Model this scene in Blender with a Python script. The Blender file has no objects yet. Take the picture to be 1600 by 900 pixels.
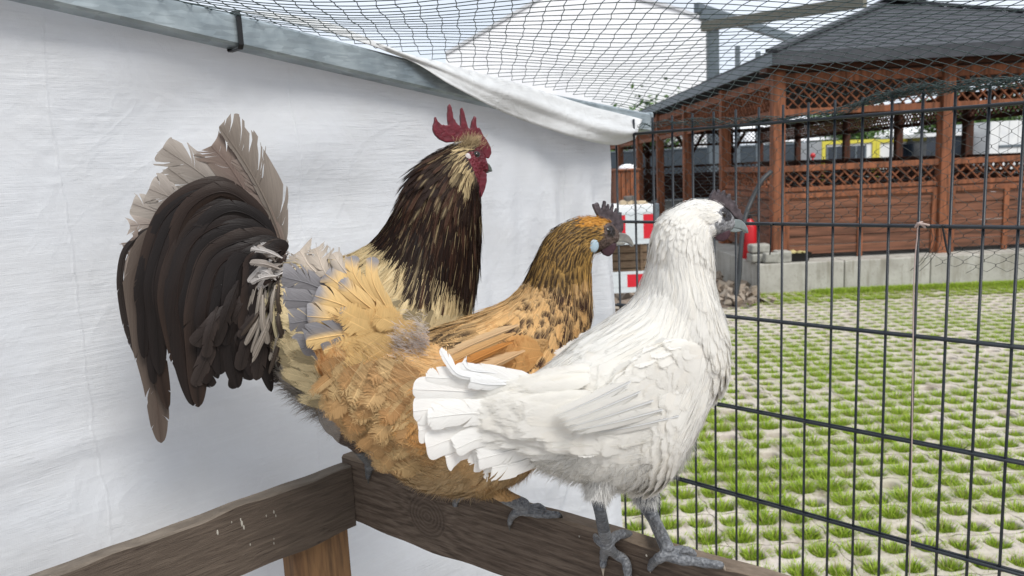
import bpy, bmesh, math, random
import numpy as np
from mathutils import Vector, Matrix
from mathutils.bvhtree import BVHTree

R = random.Random(7)
NR = np.random.default_rng(11)
SC = bpy.context.scene
COL = SC.collection
A3 = lambda *v: np.array(v, float)
def nrm(v):
    v = np.asarray(v, float)
    return v / (np.linalg.norm(v, axis=-1, keepdims=True) + 1e-12)

# ------------------------------------------------------------------ camera
FPX, PITCH, ROLL, H = 1189.75, 0.153744, -0.047323, 1.53
cp, sp_, cr, sr = math.cos(PITCH), math.sin(PITCH), math.cos(ROLL), math.sin(ROLL)
FW = A3(0, cp, -sp_); _r = A3(1, 0, 0); _u = A3(0, sp_, cp)
RT = cr * _r + sr * _u; UP = -sr * _r + cr * _u
CAM = A3(0, 0, H)
cd = bpy.data.cameras.new('camera'); cam = bpy.data.objects.new('camera', cd); COL.objects.link(cam)
cd.sensor_width = 36; cd.lens = FPX / 1600 * 36; cd.clip_start = .02; cd.clip_end = 500
cam.matrix_world = Matrix(((RT[0], UP[0], -FW[0], 0), (RT[1], UP[1], -FW[1], 0), (RT[2], UP[2], -FW[2], H), (0, 0, 0, 1)))
cd.dof.use_dof = True; cd.dof.focus_distance = .85; cd.dof.aperture_fstop = 13
SC.camera = cam
SC.cycles.transparent_max_bounces = 32; SC.cycles.diffuse_bounces = 6; SC.cycles.max_bounces = 16

# ------------------------------------------------------------------ sky, sun, exposure
wd_ = bpy.data.worlds.new('World'); SC.world = wd_; wd_.use_nodes = True
nt = wd_.node_tree; nt.nodes.clear()
sky = nt.nodes.new('ShaderNodeTexSky'); sky.sky_type = 'NISHITA'; sky.sun_disc = False
SUN_EL, SUN_ROT = math.radians(58), math.radians(200)
sky.sun_elevation = SUN_EL; sky.sun_rotation = SUN_ROT
bg = nt.nodes.new('ShaderNodeBackground'); bg.inputs['Strength'].default_value = .1
mx = nt.nodes.new('ShaderNodeMix'); mx.data_type = 'RGBA'
nz = nt.nodes.new('ShaderNodeTexNoise'); nz.inputs['Scale'].default_value = 2.2; nz.inputs['Detail'].default_value = 5
cr_ = nt.nodes.new('ShaderNodeValToRGB')
cr_.color_ramp.elements[0].position = .3; cr_.color_ramp.elements[0].color = (5.0, 5.5, 6.3, 1)
cr_.color_ramp.elements[1].position = .7; cr_.color_ramp.elements[1].color = (6.5, 6.9, 7.5, 1)
nt.links.new(nz.outputs['Fac'], cr_.inputs[0])
mx.inputs['Factor'].default_value = .95
nt.links.new(sky.outputs[0], mx.inputs['A']); nt.links.new(cr_.outputs[0], mx.inputs['B'])
nt.links.new(mx.outputs['Result'], bg.inputs['Color'])
wo = nt.nodes.new('ShaderNodeOutputWorld'); nt.links.new(bg.outputs[0], wo.inputs[0])
sl = bpy.data.lights.new('sun', 'SUN'); sl.energy = 2.1; sl.angle = math.radians(25); sl.color = (1, .97, .92)
so = bpy.data.objects.new('sun', sl); COL.objects.link(so)
# sun comes from above, behind the camera and a little to the right
sdir = A3(.40, -.62, .85); sdir /= np.linalg.norm(sdir)
so.rotation_euler = Vector(sdir).to_track_quat('Z', 'Y').to_euler(); so.location = (2, -3, 6)
sky.sun_elevation = math.asin(sdir[2]); sky.sun_rotation = math.atan2(sdir[0], sdir[1])
SC.view_settings.view_transform = 'Standard'; SC.view_settings.look = 'None'
SC.view_settings.exposure = .70; SC.view_settings.gamma = 1
SC.view_settings.use_curve_mapping = False

# ------------------------------------------------------------------ pixel <-> space
def ray(x, y):
    x = np.asarray(x, float)[..., None]; y = np.asarray(y, float)[..., None]
    return FW + (x - 800) / FPX * RT - (y - 450) / FPX * UP
def onplane(x, y, n, q):
    d = ray(x, y); return CAM + d * (((q - CAM) @ n) / (d @ n))[..., None]
def ground(x, y, z=0.): return onplane(x, y, A3(0, 0, 1), A3(0, 0, z))
def atd(x, y, d): return CAM + ray(x, y) * d
def atY(x, y, Y): return onplane(x, y, A3(0, 1, 0), A3(0, Y, 0))
def pix(P):
    q = np.asarray(P, float) - CAM; d = q @ FW
    return np.stack([800 + FPX * (q @ RT) / d, 450 - FPX * (q @ UP) / d], -1)
YAW = -.764612
FD = A3(math.cos(YAW), math.sin(YAW), 0); WD = A3(-math.sin(YAW), math.cos(YAW), 0)
P0 = A3(.2577, 1.79836, H - .13232)
def wall(x, y, off=0.): return onplane(x, y, FD, P0 + FD * off)
def inpoly(x, y, poly):
    x = np.asarray(x); y = np.asarray(y); c = np.zeros(x.shape, bool); n = len(poly)
    for i in range(n):
        x0, y0 = poly[i]; x1, y1 = poly[(i + 1) % n]
        if y0 == y1: continue
        c ^= ((y0 > y) != (y1 > y)) & (x < (x1 - x0) * (y - y0) / (y1 - y0) + x0)
    return c
def spline(P, n):
    P = np.asarray(P, float); m = len(P); t = np.linspace(0, m - 1, n); i = np.clip(t.astype(int), 0, m - 2); f = (t - i)[:, None]
    p1 = P[i]; p2 = P[i + 1]; p0 = np.where((i > 0)[:, None], P[np.maximum(i - 1, 0)], 2 * p1 - p2)
    p3 = np.where((i < m - 2)[:, None], P[np.minimum(i + 2, m - 1)], 2 * p2 - p1)
    return .5 * (2 * p1 + (p2 - p0) * f + (2 * p0 - 5 * p1 + 4 * p2 - p3) * f ** 2 + (3 * p1 - p0 - 3 * p2 + p3) * f ** 3)

# ------------------------------------------------------------------ objects
def tag(o, label=None, cat=None, group=None, kind=None):
    if label: o['label'] = label
    if cat: o['category'] = cat
    if group: o['group'] = group
    if kind: o['kind'] = kind
    return o
def thing(name, label, cat, loc=(0, 0, 0), group=None):
    o = bpy.data.objects.new(name, None); COL.objects.link(o); o.location = loc; o.empty_display_size = .05
    return tag(o, label, cat, group)
def link(name, me, m=None, parent=None):
    o = bpy.data.objects.new(name, me); COL.objects.link(o)
    if m:
        for q in (m if isinstance(m, (list, tuple)) else [m]): me.materials.append(q)
    if parent:
        o.parent = parent
        if parent.type == 'EMPTY': o.matrix_parent_inverse = Matrix.Translation(Vector(parent.location)).inverted()
    return o
class MB:
    def __init__(s): s.v = []; s.f = []; s.n = 0; s.at = {}; s.mi = []
    def add(s, v, f, mi=0, **at):
        v = np.asarray(v, float).reshape(-1, 3)
        for q in f: s.f.append([int(a) + s.n for a in q]); s.mi.append(mi)
        s.v.append(v)
        for k, a in at.items(): s.at.setdefault(k, []).append(np.asarray(a, float).reshape(len(v), 3))
        s.n += len(v)
    def box(s, c, h, ax=None, mi=0, jit=0):
        ax = np.eye(3) if ax is None else np.asarray(ax)
        c = np.asarray(c, float); v = []
        for k in range(8):
            q = A3(h[0] * (1 if k & 1 else -1), h[1] * (1 if k & 2 else -1), h[2] * (1 if k & 4 else -1))
            v.append(c + q @ ax + (NR.normal(0, jit, 3) if jit else 0))
        s.add(v, [(0, 2, 3, 1), (4, 5, 7, 6), (0, 1, 5, 4), (2, 6, 7, 3), (0, 4, 6, 2), (1, 3, 7, 5)], mi)
    def bb(s, a, b, mi=0):
        a = np.minimum(A3(*a), A3(*b)) if 0 else A3(*a); b = A3(*b); s.box((a + b) / 2, np.abs(b - a) / 2, mi=mi)
    def beam(s, a, b, w, h, up=(0, 0, 1), mi=0):
        a = np.asarray(a, float); b = np.asarray(b, float); d = b - a; L = np.linalg.norm(d); d /= L
        x = nrm(np.cross(d, up)); z = np.cross(x, d); s.box((a + b) / 2, (L / 2, w / 2, h / 2), np.array([d, x, z]), mi)
    def tube(s, pts, rad, seg=8, mi=0, cap=True):
        pts = np.asarray(pts, float); n = len(pts); rad = np.broadcast_to(np.asarray(rad, float), (n,))
        T = nrm(np.gradient(pts, axis=0)); u = np.cross(T[0], A3(0, 0, 1) if abs(T[0][2]) < .9 else A3(1, 0, 0)); u = nrm(u)
        V = []
        for i in range(n):
            u = nrm(u - T[i] * (u @ T[i])); w = np.cross(T[i], u)
            a = np.arange(seg) * 2 * math.pi / seg
            V.append(pts[i] + rad[i] * (np.cos(a)[:, None] * u + np.sin(a)[:, None] * w))
        F = [(i * seg + j, i * seg + (j + 1) % seg, (i + 1) * seg + (j + 1) % seg, (i + 1) * seg + j) for i in range(n - 1) for j in range(seg)]
        if cap: F += [tuple(range(seg))[::-1], tuple((n - 1) * seg + j for j in range(seg))]
        s.add(np.concatenate(V), F, mi)
    def grid(s, G, closed=False, mi=0, **at):
        a, b = G.shape[:2]
        F = [(i * b + j, (i + 1) * b + j, (i + 1) * b + (j + 1) % b, i * b + (j + 1) % b) for i in range(a - 1) for j in range(b if closed else b - 1)]
        s.add(G.reshape(-1, 3), F, mi, **at)
    def ball(s, c, r, ax=None, n=10, mi=0):
        r = np.broadcast_to(np.asarray(r, float), (3,)); ax = np.eye(3) if ax is None else np.asarray(ax)
        th = np.linspace(0.001, math.pi - .001, n); ph = np.arange(2 * n) * math.pi / n
        G = np.stack([np.sin(th)[:, None] * np.cos(ph), np.sin(th)[:, None] * np.sin(ph), np.cos(th)[:, None] * np.ones(2 * n)], -1) * r
        s.grid(np.asarray(c) + G @ ax, True, mi)
    def mesh(s, name, smooth=False):
        me = bpy.data.meshes.new(name); v = np.concatenate(s.v) if s.v else np.zeros((0, 3))
        me.from_pydata(v.tolist(), [], s.f)
        if any(s.mi): me.polygons.foreach_set('material_index', s.mi)
        for k, a in s.at.items():
            a = np.concatenate(a)
            t = me.attributes.new(k, 'FLOAT_VECTOR', 'POINT'); t.data.foreach_set('vector', a.astype(np.float32).ravel())
        if smooth: me.polygons.foreach_set('use_smooth', [True] * len(me.polygons))
        me.update(); return me
    def build(s, name, m=None, parent=None, smooth=False, bev=0, seg=2):
        o = link(name, s.mesh(name, smooth), m, parent)
        if bev:
            b = o.modifiers.new('bevel', 'BEVEL'); b.width = bev; b.segments = seg; b.limit_method = 'ANGLE'
        return o
def fast_mesh(name, V, Fq, attrs={}, smooth=True):
    """V (n,3), Fq (m,4) quads, attrs name->(n,3)"""
    me = bpy.data.meshes.new(name); n, m = len(V), len(Fq); k = Fq.shape[1]
    me.vertices.add(n); me.vertices.foreach_set('co', V.astype(np.float32).ravel())
    me.loops.add(m * k); me.loops.foreach_set('vertex_index', Fq.astype(np.int32).ravel())
    me.polygons.add(m); me.polygons.foreach_set('loop_start', np.arange(0, m * k, k, dtype=np.int32))
    me.polygons.foreach_set('loop_total', np.full(m, k, dtype=np.int32))
    me.polygons.foreach_set('use_smooth', np.full(m, smooth))
    for kk, a in attrs.items():
        t = me.attributes.new(kk, 'FLOAT_VECTOR', 'POINT'); t.data.foreach_set('vector', a.astype(np.float32).ravel())
    me.update(calc_edges=True); return me
def remesh(mb, voxel, smooth=3, name='body'):
    me = mb.mesh('tmp'); o = bpy.data.objects.new('tmp', me); COL.objects.link(o)
    r = o.modifiers.new('r', 'REMESH'); r.mode = 'VOXEL'; r.voxel_size = voxel
    if smooth:
        q = o.modifiers.new('s', 'SMOOTH'); q.iterations = smooth; q.factor = .5
    dg = bpy.context.evaluated_depsgraph_get(); dg.update()
    out = bpy.data.meshes.new_from_object(o.evaluated_get(dg)); out.name = name
    bpy.data.objects.remove(o); out.polygons.foreach_set('use_smooth', [True] * len(out.polygons))
    return out
def verts(me):
    a = np.empty(len(me.vertices) * 3, np.float32); me.vertices.foreach_get('co', a); return a.reshape(-1, 3).astype(float)
def setattr3(me, k, a):
    t = me.attributes.new(k, 'FLOAT_VECTOR', 'POINT'); t.data.foreach_set('vector', np.asarray(a).astype(np.float32).ravel())

# ------------------------------------------------------------------ materials
class NT:
    def __init__(s, name):
        s.m = bpy.data.materials.new(name); s.m.use_nodes = True; s.t = s.m.node_tree; s.t.nodes.clear()
        s.out = s.t.nodes.new('ShaderNodeOutputMaterial')
    def n(s, ty, props={}, **inp):
        q = s.t.nodes.new('ShaderNode' + ty)
        for k, v in props.items(): setattr(q, k, v)
        for k, v in inp.items():
            k = int(k[1:]) if k[0] == 'i' and k[1:].isdigit() else k.replace('_', ' ')
            s.set(q.inputs[k], v)
        return q
    def set(s, sock, v):
        if isinstance(v, bpy.types.NodeSocket): s.t.links.new(v, sock)
        elif isinstance(v, bpy.types.Node): s.t.links.new(v.outputs[0], sock)
        else:
            if isinstance(v, (tuple, list)) and len(v) == 3 and sock.type == 'RGBA': v = (*v, 1)
            sock.default_value = v
    def math(s, op, a, b=0., c=None, clamp=False):
        q = s.n('Math', dict(operation=op, use_clamp=clamp), i0=a, i1=b)
        if c is not None: s.set(q.inputs[2], c)
        return q.outputs[0]
    def mix(s, f, a, b, mode='MIX'):
        q = s.t.nodes.new('ShaderNodeMix'); q.data_type = 'RGBA'; q.blend_type = mode
        s.set(q.inputs['Factor'], f); s.set(q.inputs['A'], a); s.set(q.inputs['B'], b); return q.outputs['Result']
    def coord(s, scale=(1, 1, 1), rot=(0, 0, 0)):
        t = s.n('TexCoord'); q = s.n('Mapping'); s.t.links.new(t.outputs['Object'], q.inputs['Vector'])
        q.inputs['Scale'].default_value = scale; q.inputs['Rotation'].default_value = rot; return q.outputs[0]
    def noise(s, scale=5., det=4., vec=None, rough=.55, dist=0.):
        q = s.n('TexNoise', {}, Scale=scale, Detail=det, Roughness=rough, Distortion=dist)
        s.set(q.inputs['Vector'], vec if vec is not None else s.coord()); return q.outputs['Fac']
    def ramp(s, f, stops):
        q = s.t.nodes.new('ShaderNodeValToRGB'); s.set(q.inputs[0], f); e = q.color_ramp.elements
        while len(e) < len(stops): e.new(.5)
        for k, (p, c) in enumerate(stops):
            e[k].position = p; e[k].color = (*((c,) * 3 if isinstance(c, (int, float)) else c), 1)
        return q.outputs[0]
    def bump(s, h, st=.3, dist=.01, nrm=None):
        q = s.n('Bump', {}, Strength=st, Distance=dist, Height=h)
        if nrm is not None: s.set(q.inputs['Normal'], nrm)
        return q.outputs[0]
    def attr(s, name): return s.n('Attribute', dict(attribute_name=name, attribute_type='GEOMETRY'))
    def pbsdf(s, col, rough=.6, spec=.4, nrm=None, metal=0., **kw):
        q = s.n('BsdfPrincipled'); s.set(q.inputs['Base Color'], col); s.set(q.inputs['Roughness'], rough)
        s.set(q.inputs['Specular IOR Level'], spec); s.set(q.inputs['Metallic'], metal)
        if nrm is not None: s.set(q.inputs['Normal'], nrm)
        for k, v in kw.items(): s.set(q.inputs[k.replace('_', ' ')], v)
        return q.outputs[0]
    def done(s, sh): s.set(s.out.inputs['Surface'], sh); return s.m
def simple(name, c0, c1=None, rough=.6, spec=.4, metal=0., nscale=20., bump=.15, bdist=.003, vs=(1, 1, 1), det=5, **kw):
    t = NT(name); c1 = c1 or tuple(x * .75 for x in c0); f = t.noise(nscale, det, t.coord(vs))
    return t.done(t.pbsdf(t.ramp(f, [(.3, c0), (.7, c1)]), rough, spec, t.bump(f, bump, bdist), metal, **kw))

def feather_mat(name, rough=.62, transl=.25, fray=.25, amp=.35, spec=.25, nb=.6, rach_=1.35, bst=.35):
    t = NT(name); c = t.attr('col').outputs['Vector']; fu = t.n('SeparateXYZ', {}, Vector=t.attr('fuv').outputs['Vector'])
    u, v, r = fu.outputs[0], fu.outputs[1], fu.outputs[2]
    au = t.math('ABSOLUTE', u)
    q = t.math('SUBTRACT', v, t.math('MULTIPLY', au, .22))
    vec = t.n('CombineXYZ', {}, X=t.math('MULTIPLY', q, 34.), Y=t.math('MULTIPLY', au, 1.6), Z=t.math('MULTIPLY', t.math('ADD', r, t.math('MULTIPLY', t.math('SIGN', u), .07)), 90.)).outputs[0]
    f = t.noise(1., 3., vec, .6)
    rach = t.math('LESS_THAN', au, .045)
    k = t.math('ADD', 1 - amp * .5, t.math('MULTIPLY', f, amp))
    colr = t.mix(1., c, k, 'MULTIPLY')
    colr = t.mix(rach, colr, t.mix(1., colr, (rach_, rach_, rach_), 'MULTIPLY'))
    bn = t.n('VectorMath', dict(operation='SCALE')); t.t.links.new(t.attr('bn').outputs['Vector'], bn.inputs[0]); dt = t.n('VectorMath', dict(operation='DOT_PRODUCT')); t.t.links.new(t.attr('bn').outputs['Vector'], dt.inputs[0]); t.t.links.new(t.n('NewGeometry').outputs['Normal'], dt.inputs[1])
    sgn = t.math('SUBTRACT', t.math('MULTIPLY', t.math('GREATER_THAN', dt.outputs['Value'], 0.), 2 * nb), nb)
    t.t.links.new(sgn, bn.inputs['Scale'])
    gn = t.n('VectorMath', dict(operation='SCALE')); t.t.links.new(t.n('NewGeometry').outputs['Normal'], gn.inputs[0]); gn.inputs['Scale'].default_value = 1 - nb
    sm_ = t.n('VectorMath', dict(operation='ADD')); t.t.links.new(bn.outputs[0], sm_.inputs[0]); t.t.links.new(gn.outputs[0], sm_.inputs[1])
    no = t.n('VectorMath', dict(operation='NORMALIZE')); t.t.links.new(sm_.outputs[0], no.inputs[0])
    nn = t.bump(t.math('ADD', f, t.math('MULTIPLY', rach, .4)), bst, .0012, no.outputs[0])
    p = t.pbsdf(colr, rough, spec, nn)
    tr = t.n('BsdfTranslucent', {}, Color=colr)
    sh = t.n('MixShader', {}, Fac=transl, i1=p, i2=tr).outputs[0]
    if fray:
        vec2 = t.n('CombineXYZ', {}, X=t.math('MULTIPLY', q, 60.), Y=t.math('MULTIPLY', au, .8), Z=t.math('MULTIPLY', r, 70.)).outputs[0]
        g = t.noise(1., 2., vec2, .6)
        edge = t.math('MAXIMUM', au, t.math('MULTIPLY', v, .97))
        a = t.math('GREATER_THAN', t.math('ADD', edge, t.math('MULTIPLY', t.math('SUBTRACT', g, .5), fray * 2)), 1.0 - fray * .35)
        sh = t.n('MixShader', {}, Fac=a, i1=sh, i2=t.n('BsdfTransparent')).outputs[0]
    return t.done(sh)

# ------------------------------------------------------------------ setting materials
def wood_mat(name, ca, cb, axis_scale, rot=(0, 0, 0), top=None, rough=.75, dark=(.02, .015, .01)):
    t = NT(name); co = t.coord(axis_scale, rot); n1 = t.noise(3., 8., co, .65, .6); n2 = t.noise(22., 6., co, .6)
    c = t.ramp(n1, [(.28, ca), (.72, cb)]); c = t.mix(t.ramp(n2, [(.35, .65), (.6, 0.)]), c, dark)
    b = t.math('ADD', n1, t.math('MULTIPLY', n2, .8))
    if top is not None:
        g = t.n('NewGeometry'); z = t.n('SeparateXYZ', {}, Vector=g.outputs['Normal']).outputs[2]
        wear = t.noise(14., 5.)
        c = t.mix(t.math('MULTIPLY', t.math('GREATER_THAN', z, .6), t.math('ADD', .55, t.math('MULTIPLY', wear, .5))), c, top)
    return t.done(t.pbsdf(c, rough, .25, t.bump(b, .5, .0025)))
M = {}
M['pav'] = wood_mat('pavilion_wood', (.34, .125, .058), (.19, .070, .036), (1, 1, .12))
M['pavh'] = wood_mat('pavilion_wood_boards', (.27, .115, .065), (.14, .062, .04), (.08, .3, 1.4))
M['pav_shade'] = wood_mat('pavilion_shaded_wood', (.10, .035, .018), (.06, .02, .012), (1, 1, .12))  # pavilion wood with the shade of interior, rear and eave put into its colour
M['steel'] = NT('galvanised_steel')
t = M['steel']; n1 = t.noise(14., 6.); n2 = t.n('TexVoronoi', {}, Scale=60.).outputs['Color']
n3 = t.n('SeparateColor', {}, Color=n2).outputs[0]; c = t.mix(.14, t.ramp(n1, [(.3, (.20, .24, .26)), (.65, (.36, .41, .43))]), n3, 'OVERLAY')
M['steel'] = t.done(t.pbsdf(c, t.ramp(n1, [(.3, .35), (.7, .6)]), .5, t.bump(n1, .15, .002), .55))
M['fence'] = simple('powder_coated_wire', (.006, .010, .015), (.010, .014, .019), .38, .5, nscale=200, bump=.05)
M['net'] = simple('green_plastic_coated_wire', (.012, .030, .028), (.03, .055, .05), .45, .5, nscale=300, bump=.1)
M['net2'] = simple('old_galvanised_netting_wire', (.02, .028, .026), (.055, .06, .052), .5, .5, nscale=250, bump=.1)
M['black'] = simple('black_plastic', (.012, .012, .013), rough=.4)
M['concrete'] = None
t = NT('weathered_concrete'); n1 = t.noise(3., 7.); n2 = t.noise(45., 4.); n3 = t.noise(5., 5., t.coord((2.5, 2.5, .3)))
c = t.ramp(n1, [(.25, (.30, .285, .25)), (.7, (.46, .445, .40))]); c = t.mix(t.ramp(n3, [(.5, 0.), (.68, .55)]), c, (.19, .17, .13)); c = t.mix(t.ramp(n2, [(.56, 0.), (.7, .5)]), c, (.22, .2, .17))
M['concrete'] = t.done(t.pbsdf(c, .9, .2, t.bump(t.math('ADD', n1, n2), .5, .006)))
M['slate'] = simple('dark_roof_shingles', (.062, .066, .075), (.036, .039, .046), .7, .3, nscale=9, bump=.4, bdist=.01)
M['white'] = simple('white_sheet_fabric', (.86, .86, .87), (.80, .80, .82), .6, .3, nscale=1.5, bump=.2, bdist=.05)
M['stone'] = simple('rough_grey_stone', (.38, .37, .33), (.22, .215, .19), .9, .2, nscale=18, bump=.6, bdist=.01)
M['red'] = simple('red_paint', (.50, .012, .02), (.42, .01, .015), .35, .5, nscale=30, bump=.03)
M['redrefl'] = simple('red_reflective_film', (.62, .01, .03), (.5, .01, .02), .4, .5, nscale=60, bump=.03)
M['wrefl'] = simple('white_reflective_film', (.62, .66, .67), (.5, .54, .56), .45, .5, nscale=60, bump=.03)
M['grey'] = simple('grey_painted_metal', (.12, .15, .17), (.09, .11, .13), .5, .4, nscale=8)
M['darkwall'] = simple('dark_blue_grey_boards', (.035, .05, .065), (.05, .062, .075), .6, .3, nscale=4, vs=(.2, .2, 3))
M['yellow'] = simple('yellow_paint', (.62, .55, .06), (.5, .45, .06), .5, .4)
M['window'] = simple('dark_window_glass', (.012, .018, .028), (.02, .028, .04), .12, .6, bump=.0)
M['cream'] = simple('white_container_panel', (.74, .75, .74), (.62, .64, .65), .55, .35, nscale=3)
M['leafm'] = simple('tree_foliage', (.05, .11, .02), (.09, .16, .035), .6, .3, nscale=6, bump=0)
M['bark'] = simple('tree_bark', (.09, .07, .05), rough=.9)
M['crate'] = simple('weathered_crate_wood', (.30, .22, .14), (.18, .12, .08), .8, .2, nscale=12, vs=(1, 1, 6))
M['hose'] = simple('dark_rubber_hose', (.03, .033, .036), rough=.5)
M['cord'] = simple('pale_pink_cord', (.52, .40, .36), (.42, .33, .30), .8, .2, nscale=300, bump=.4, bdist=.0006)

# ------------------------------------------------------------------ ground
t = NT('trodden_soil'); n1 = t.noise(1.5, 8.); n2 = t.noise(30., 5.)
c = t.ramp(n1, [(.3, (.13, .095, .07)), (.7, (.24, .195, .155))]); c = t.mix(t.ramp(n2, [(.5, 0.), (.75, .6)]), c, (.34, .30, .26))
M['soil'] = t.done(t.pbsdf(c, .95, .15, t.bump(t.math('ADD', n1, n2), .8, .02)))
b = MB(); xs = np.concatenate([[-400, -60, -12], np.linspace(-6, 12, 90), [60, 400]]); ys = np.concatenate([[-60, -12], np.linspace(-3, 14, 90), [60, 420]])
X, Y = np.meshgrid(xs, ys, indexing='ij'); Z = -.045 + 0 * X
mask = np.clip((2.5 - X) / .8, 0, 1) * np.clip((Y - 7.2) / .5, 0, 1) * np.clip((13 - Y) / 2, 0, 1)
Z += mask * (.09 + .06 * np.sin(X * 5.1 + Y * 3) * np.cos(Y * 4.3) + NR.normal(0, .02, X.shape))
b.grid(np.stack([X, Y, Z], -1)); g = b.build('ground', M['soil'], smooth=True); tag(g, kind='structure')
b = MB(); c4 = [P0 - WD * .03 - FD * .0, P0 - WD * .03 + FD * 3.2, P0 - WD * 4.2 + FD * 3.2, P0 - WD * 4.2 - FD * .0]
b.add([A3(p[0], p[1], 0.) for p in c4] + [A3(p[0], p[1], -.05) for p in c4], [(3, 2, 1, 0), (0, 1, 5, 4), (1, 2, 6, 5), (2, 3, 7, 6), (3, 0, 4, 7)])
pf_ = b.build('bounce_floor', simple('pale_bounce_concrete', (.50, .47, .43), (.40, .375, .34), .9, .2, nscale=6, bump=.3)); tag(pf_, kind='structure')  # unseen pale floor added in the pen to bounce light onto the birds' undersides

# paving: grass grid blocks with open cells
t = NT('grid_paver_concrete'); tc = t.n('TexCoord'); s3 = t.n('SeparateXYZ', {}, Vector=tc.outputs['Object'])
PX, PY = .137, .1425
n1 = t.noise(4., 6.); n2 = t.noise(60., 4.); n0 = t.noise(.9, 3.)
c = t.ramp(n1, [(.25, (.40, .35, .30)), (.75, (.54, .485, .43))]); c = t.mix(t.ramp(n2, [(.5, 0.), (.75, .35)]), c, (.28, .25, .21))
c = t.mix(t.ramp(n0, [(.45, 0.), (.7, .45)]), c, (.30, .30, .18)); c = t.mix(t.ramp(t.noise(9., 6.), [(.52, 0.), (.68, .7)]), c, (.20, .165, .12))
def seam(coord, per, off, amp, fr):
    w = t.math('MULTIPLY', t.math('SINE', t.math('MULTIPLY', coord[1], fr)), amp)
    x = t.math('ADD', coord[0], w); x = t.math('ADD', x, off)
    m = t.math('PINGPONG', x, per / 2); return t.math('LESS_THAN', m, .0022)
sx = seam((s3.outputs[0], s3.outputs[1]), PX * 3, 0., .007, 2 * math.pi / PY)
sy = seam((s3.outputs[1], s3.outputs[0]), PY * 2, 0., .007, 2 * math.pi / PX)
sm = t.math('MAXIMUM', sx, sy)
c = t.mix(t.math('MULTIPLY', sm, .85), c, (.07, .055, .04))
M['paver'] = t.done(t.pbsdf(c, .9, .2, t.bump(t.math('SUBTRACT', t.math('ADD', n1, n2), sm), .5, .004)))
cells = []
for i in range(1, 74):
    for j in range(11, 61):
        cx, cy = (i + .5) * PX, (j + .5) * PY
        if cy > 8.50: continue
        if cy < 1.5 or cx > .80 * cy + .6 or cx < .02 * cy + .1: continue
        if cx < 2.7 and cy > 7.55 + .35 * (cx - 1.5): continue
        cells.append((cx, cy))
nc = len(cells); K = 16; ang = np.arange(K) * 2 * math.pi / K
sq = np.stack([np.cos(ang), np.sin(ang)], 1); sq = sq / np.max(np.abs(sq), 1)[:, None]; outer = sq * A3(PX / 2, PY / 2)
# rounded hole
def hole(s, p=3.2):
    c_, s_ = np.cos(ang), np.sin(ang); r = (np.abs(c_) ** p + np.abs(s_) ** p) ** (-1 / p); return np.stack([c_ * r, s_ * r], 1) * s
V = []; F = []; o_ = 0
for cx, cy in cells:
    rot = R.uniform(-.08, .08) + .12; s_ = R.uniform(.92, 1.06)
    Rm = np.array([[math.cos(rot), math.sin(rot)], [-math.sin(rot), math.cos(rot)]])
    h1 = hole(.0505 * s_) @ Rm + NR.normal(0, .001, (K, 2)); h2 = hole(.046 * s_) @ Rm; h3 = hole(.041 * s_) @ Rm
    c2 = A3(cx, cy)
    for ring, z in ((outer, -.001), ((outer + h1) / 2, .0035), (h1, .001), (h2, -.007), (h3, -.05)):
        V.append(np.column_stack([ring + c2, np.full(K, z)]))
    for rr in range(4):
        a = o_ + rr * K + np.arange(K); bq = o_ + rr * K + (np.arange(K) + 1) % K
        F.append(np.stack([a, bq, bq + K, a + K], 1))
    o_ += 5 * K
pv = link('paving', fast_mesh('paving', np.concatenate(V), np.concatenate(F)), M['paver']); tag(pv, kind='structure')
# built above: added, unseen path inside the pen
# grass blades
t = NT('grass_blades'); c = t.attr('col').outputs['Vector']
M['grass'] = t.done(t.n('MixShader', {}, Fac=.35, i1=t.pbsdf(c, .55, .3), i2=t.n('BsdfTranslucent', {}, Color=c)).outputs[0])
def blades(cx, cy, n, rad, hgt, z0=-.04, hue=0.):
    """vectorised: arrays cx,cy per blade"""
    n = len(cx); a = NR.uniform(0, 2 * math.pi, n); rr = rad * np.sqrt(NR.uniform(0, 1, n))
    bx = cx + rr * np.cos(a); by = cy + rr * np.sin(a); h = hgt * NR.uniform(.5, 1.25, n)
    la = a + NR.normal(0, .7, n); lean = NR.uniform(.15, .9, n) * h * .8; w = NR.uniform(.0014, .0030, n)
    sx_, sy_ = -np.sin(la + NR.normal(0, .6, n)) * w, np.cos(la) * w
    V = np.zeros((n, 6, 3)); 
    for k, (f, wf) in enumerate(((0, 1), (.55, .8), (1, .05))):
        x = bx + np.cos(la) * lean * f ** 2; y = by + np.sin(la) * lean * f ** 2; z = z0 + h * f * (1 - .2 * f)
        V[:, 2 * k] = np.stack([x - sx_ * wf, y - sy_ * wf, z], 1); V[:, 2 * k + 1] = np.stack([x + sx_ * wf, y + sy_ * wf, z], 1)
    base = np.arange(n)[:, None] * 6
    F = np.concatenate([base + A3(0, 1, 3, 2), base + A3(2, 3, 5, 4)]).astype(int)
    g = NR.uniform(0, 1, n)[:, None]; c = (1 - g) * A3(.17, .29, .012) + g * A3(.42, .54, .06)
    dry = (NR.uniform(0, 1, n) < .08 + hue)[:, None]; c = np.where(dry, A3(.33, .30, .13), c)
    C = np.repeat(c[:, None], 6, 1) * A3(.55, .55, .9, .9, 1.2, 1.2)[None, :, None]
    return V.reshape(-1, 3), F, C.reshape(-1, 3)
bxs = []; bys = []; hh = []; hz = []
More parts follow.
